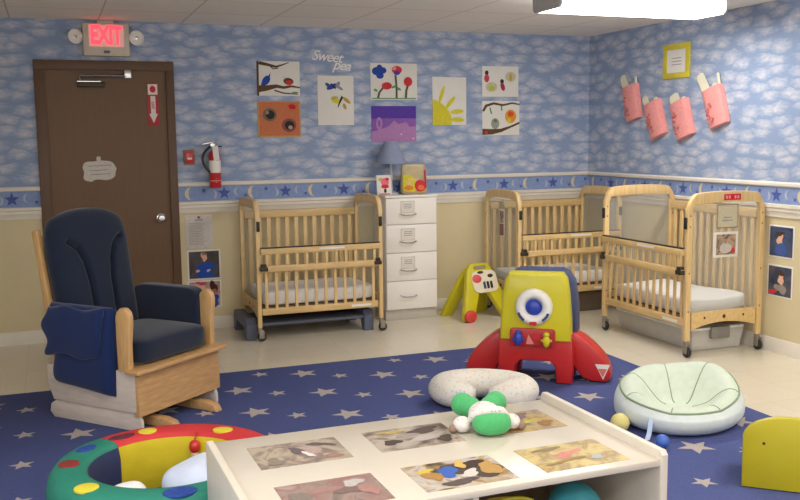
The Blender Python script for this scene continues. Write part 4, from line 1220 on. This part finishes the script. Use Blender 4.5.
b = MB(); b.se((.135, .25, .185), .025, .025, .03, RED, nu=18, nv=12); b.se((.135, .25, .14), .02, .02, .028, mat('toy_tan', S(200, 170, 130), .7), nu=16, nv=10); b.tube([(.15, .28, .243), (.137, .256, .21)], .004, RED, 6); b.build('hanging_toy', rs)
def cushion(label, c, a, bb, h, rz, m=WHITEF):
    b = MB(); b.se((0, 0, h), a, bb, h, m, .8, .75, 40, 24, lambda v: v + Vector((0, 0, .01 * math.sin(v.x * 25) * math.sin(v.y * 21) * (1 if v.z > 0 else 0))))
    o = b.build('cushion', matrix=Matrix.Translation(c) @ Matrix.Rotation(rz, 4, 'Z'), sharp=80)
    return tag(o, label, 'cushion', 'white cushions inside the play ring')
WB = mat('cushion_pale_blue', S(214, 222, 240), .9, .05, 10, bump=.1)
cushion('large pale blue-white cushion inside the play ring near the table', (-4.15, -3.72, .0102), .155, .15, .112, R(20), WB)
cushion('smaller white cushion inside the play ring against the green side', (-4.46, -3.805, .0102), .085, .095, .098, R(-20))

# ------------------------------------------------------------------ glider chair
t = thing('glider_chair', 'navy cushioned wooden glider chair in front of the brown door', 'chair', (-4.255, -2.13, .0102), R(41.3))
for sx in (-1, 1):
    b = MB(); b.prism([(-.42, .0), (.36, 0), (.36, .03), (.30, .05), (-.34, .05), (-.40, .035)], sx * .17 - .028, sx * .17 + .028, GLIDW, axis='x', bev=.006); b.build('runner', t)
GLP = mat('glider_side_wood', S(214, 200, 188), .4, .08, 7, stretch=(8, 1.5, 8), coat=.1)
b = MB()
for sx in (-1, 1):
    b.prism([(-.30, .0), (.34, .0), (.37, .03), (.36, .075), (.30, .11), (-.28, .11), (-.30, .05)], sx * .30 - .011, sx * .30 + .011, GLP, axis='x', bev=.004)
b.box(-.29, .29, .2, .22, .03, .09, GLIDW, .003)
b.build('base_frame', t)
b = MB()
for sx in (-1, 1):
    b.prism([(-.285, .105), (.32, .105), (.36, .20), (.36, .30), (-.285, .325)], sx * .315 - .011, sx * .315 + .011, GLP, axis='x', bev=.004)
b.box(-.305, .305, .0, .30, .27, .295, GLIDW, .003)
b.build('seat_box', t)
b = MB(); b.prism([(-.305, .085), (-.265, .085), (-.275, .315), (-.30, .315)], -.325, .325, GLIDW, axis='x', bev=.003); b.build('front_panel', t)
b = MB(); b.prism(rrect(-.36, .36, -.345, -.235, .02), .315, .338, GLIDW, axis='z', bev=.006); b.build('front_ledge', t)
GLV = mat('glider_post_wood', S(204, 162, 108), .4, .12, 7, stretch=(8, 8, 1.5), coat=.15)
for sx in (-1, 1):
    b = MB()
    pts = [(-.262, .322), (-.186, .322), (-.182, .59), (-.192, .632), (-.216, .655), (-.244, .655), (-.268, .636), (-.278, .605), (-.275, .56), (-.264, .47)]
    b.prism(pts, sx * .325 - .020, sx * .325 + .020, GLV, axis='x', bev=.008); b.build('arm_post', t)
    b = MB(); b.box(sx * .305 - .02, sx * .305 + .02, -.19, .32, .585, .61, GLV, .006)
    for q in range(3):
        y = -.1 + .15 * q; b.box(sx * .305 - .012, sx * .305 + .012, y - .02, y + .02, .30, .59, GLV, .003)
    b.build('arm_rail', t)
    # padded arm cover
    b = MB()
    if sx < 0:
        def armpad(u, v, side):
            rim = (1 - abs(u) ** 8) ** .45 * (1 - abs(v) ** 8) ** .45
            k = (v + 1) / 2
            y = .065 + .235 * u + (.016 * math.sin(k * 9 + .8) if u > .5 else 0) + .05 * (1 - k) * (u < 0) * abs(u) - .03 * (1 - k)
            return Vector((-.325 + side * (.046 + .010 * (1 - k)) * rim, y, .215 + .435 * k - (.02 * (1 - u) * (1 - k))))
        b.pad(NAVY_LIT, armpad, 50, 60)
    else:
        b.se((.315, .05, .50), .055, .245, .165, NAVY, .3, .3, 56, 28)
    b.build('arm_cover', t, sharp=70)
    if sx < 0:
        b = MB()
        def flap(u, v, side):
            rim = (1 - abs(u) ** 10) ** .4 * (1 - abs(v) ** 10) ** .4
            k = (v + 1) / 2
            y = .075 + .215 * u + (.02 * math.sin(k * 10 + 1.4) if u > .4 else 0) - .05 * (u < 0) * (1 - k) * 0 + .045 * (1 - k) * (1 - u) / 2
            return Vector((-.372 + side * .022 * rim - .014 * math.sin(PI * k), y, .375 + .268 * k + .01 * math.sin(u * 5)))
        b.pad(NAVY_LIT, flap, 40, 40); b.build('pocket_flap', t, sharp=70)
b = MB()
b.se((0, -.045, .405), .262, .245, .068, NAVY, .3, .22, 64, 20, lambda v: Vector((v.x, v.y, v.z + (.018 * (1 - (v.x / .262) ** 2) * (1 - (v.y / .245) ** 2) if v.z > 0 else 0))))
b.build('seat_cushion', t, sharp=70)
lean = Matrix.Translation((0, .265, .385)) @ Matrix.Rotation(R(-9.5), 4, 'X')
def backpad(u, v, side):
    k = (v + 1) / 2                                  # 0 at the seat, 1 at the head
    rim = (1 - abs(u) ** 7) ** .45 * (1 - abs(v) ** 9) ** .45
    hw = .268 + .018 * min(1, k / .8)
    # rounded head: the rim follows an arch
    ztop = .755 - .075 * abs(u) ** 2.4
    if abs(u) > .8: ztop -= .06 * ((abs(u) - .8) / .2) ** 2
    x = hw * u * (1 - .03 * max(0, k - .8) / .2)
    z = k * ztop
    d = .072 * rim
    if side < 0:
        ax, kz = abs(x), z / .755
        pts = [(.085, .0), (.078, .25), (.082, .45), (.10, .60), (.135, .70), (.19, .755)]
        dist = 9
        for q in range(len(pts) - 1):
            (x0, k0), (x1, k1) = pts[q], pts[q + 1]
            z0, z1 = k0 * .755, k1 * .755
            L2 = (x1 - x0) ** 2 + (z1 - z0) ** 2
            tt = max(0, min(1, ((ax - x0) * (x1 - x0) + (z - z0) * (z1 - z0)) / L2))
            dist = min(dist, math.hypot(ax - x0 - tt * (x1 - x0), z - z0 - tt * (z1 - z0)))
        d -= .046 * math.exp(-(dist / .013) ** 2) * rim
        d += .012 * math.cos(u * PI / 2) * rim
        return Vector((x, -d, z))
    return Vector((x, d * .8, z))
b = MB(); b.pad(NAVY, backpad, 110, 140, mx=lean)
b.build('back_cushion', t, sharp=80)
b = MB()
for sx in (-1, 1):
    b.box(sx * .275 - .016, sx * .275 + .016, .05, .09, -.10, .66, GLV, .006, mx=lean)
for z in (.1, .6): b.box(-.262, .262, .06, .085, z - .03, z + .03, GLV, .005, mx=lean)
for k in range(5): b.box(-.2 + .1 * k - .015, -.2 + .1 * k + .015, .066, .08, .1, .6, GLV, .003, mx=lean)
b.build('back_frame', t)

# ------------------------------------------------------------------ lights
def area(name, loc, rot, sx, sy, power, col):
    l = bpy.data.lights.new(name, 'AREA'); l.shape = 'RECTANGLE'; l.size = sx; l.size_y = sy; l.energy = power; l.color = col
    o = bpy.data.objects.new(name, l); COL.objects.link(o); o.location = loc; o.rotation_euler = rot
    return o
WARM = (1.0, .965, .90)
area('tube_light_seen', (cx, cy, H - .113), (0, 0, 0), 1.2, .26, 16, WARM)
for (x, y) in ((-1.05, -5.0), (-4.3, -5.0), (-2.7, -7.6), (-4.9, -7.6)):
    area('tube_light', (x, y, H - .06), (0, 0, 0), 1.2, .3, 30, WARM)
for (x, y) in ((-2.7, -4.9), (-2.7, -7.6)):  # added upward fill that brightens the ceiling, not lamps of the room
    area('ceiling_fill', (x, y, H - .45), (PI, 0, 0), 1.6, .4, 16, WARM)
area('daylight', (XL - .25, (WY0 + WY1) / 2, (WZ0 + WZ1) / 2), (0, R(-90), 0), WZ1 - WZ0, WY1 - WY0, 45, (.6, .76, 1.0))
w = bpy.data.worlds.new('World'); SC.world = w; w.use_nodes = True
bg = w.node_tree.nodes['Background']
bg.inputs['Color'].default_value = (1.0, .97, .93, 1); bg.inputs['Strength'].default_value = 1.5

# ------------------------------------------------------------------ camera
f, yaw, pit, rol = 916.15, .3622, .1221, -.0115
C = Vector((-4.6599, -7.3495, 1.5165))
fw = Vector((math.sin(yaw) * math.cos(pit), math.cos(yaw) * math.cos(pit), -math.sin(pit)))
r0 = Vector((math.cos(yaw), -math.sin(yaw), 0)); u0 = r0.cross(fw)
rr = r0 * math.cos(rol) + u0 * math.sin(rol); uu = -r0 * math.sin(rol) + u0 * math.cos(rol)
cd = bpy.data.cameras.new('camera'); cd.sensor_width = 36; cd.lens = f * 36 / 800; cd.clip_start = .05
co = bpy.data.objects.new('camera', cd); COL.objects.link(co)
co.matrix_world = Matrix(((rr.x, uu.x, -fw.x, C.x), (rr.y, uu.y, -fw.y, C.y), (rr.z, uu.z, -fw.z, C.z), (0, 0, 0, 1)))
SC.camera = co
SC.view_settings.view_transform = 'Standard'; SC.view_settings.look = 'None'
SC.view_settings.exposure = 0.0; SC.view_settings.gamma = 1.0
SC.view_settings.use_curve_mapping = False
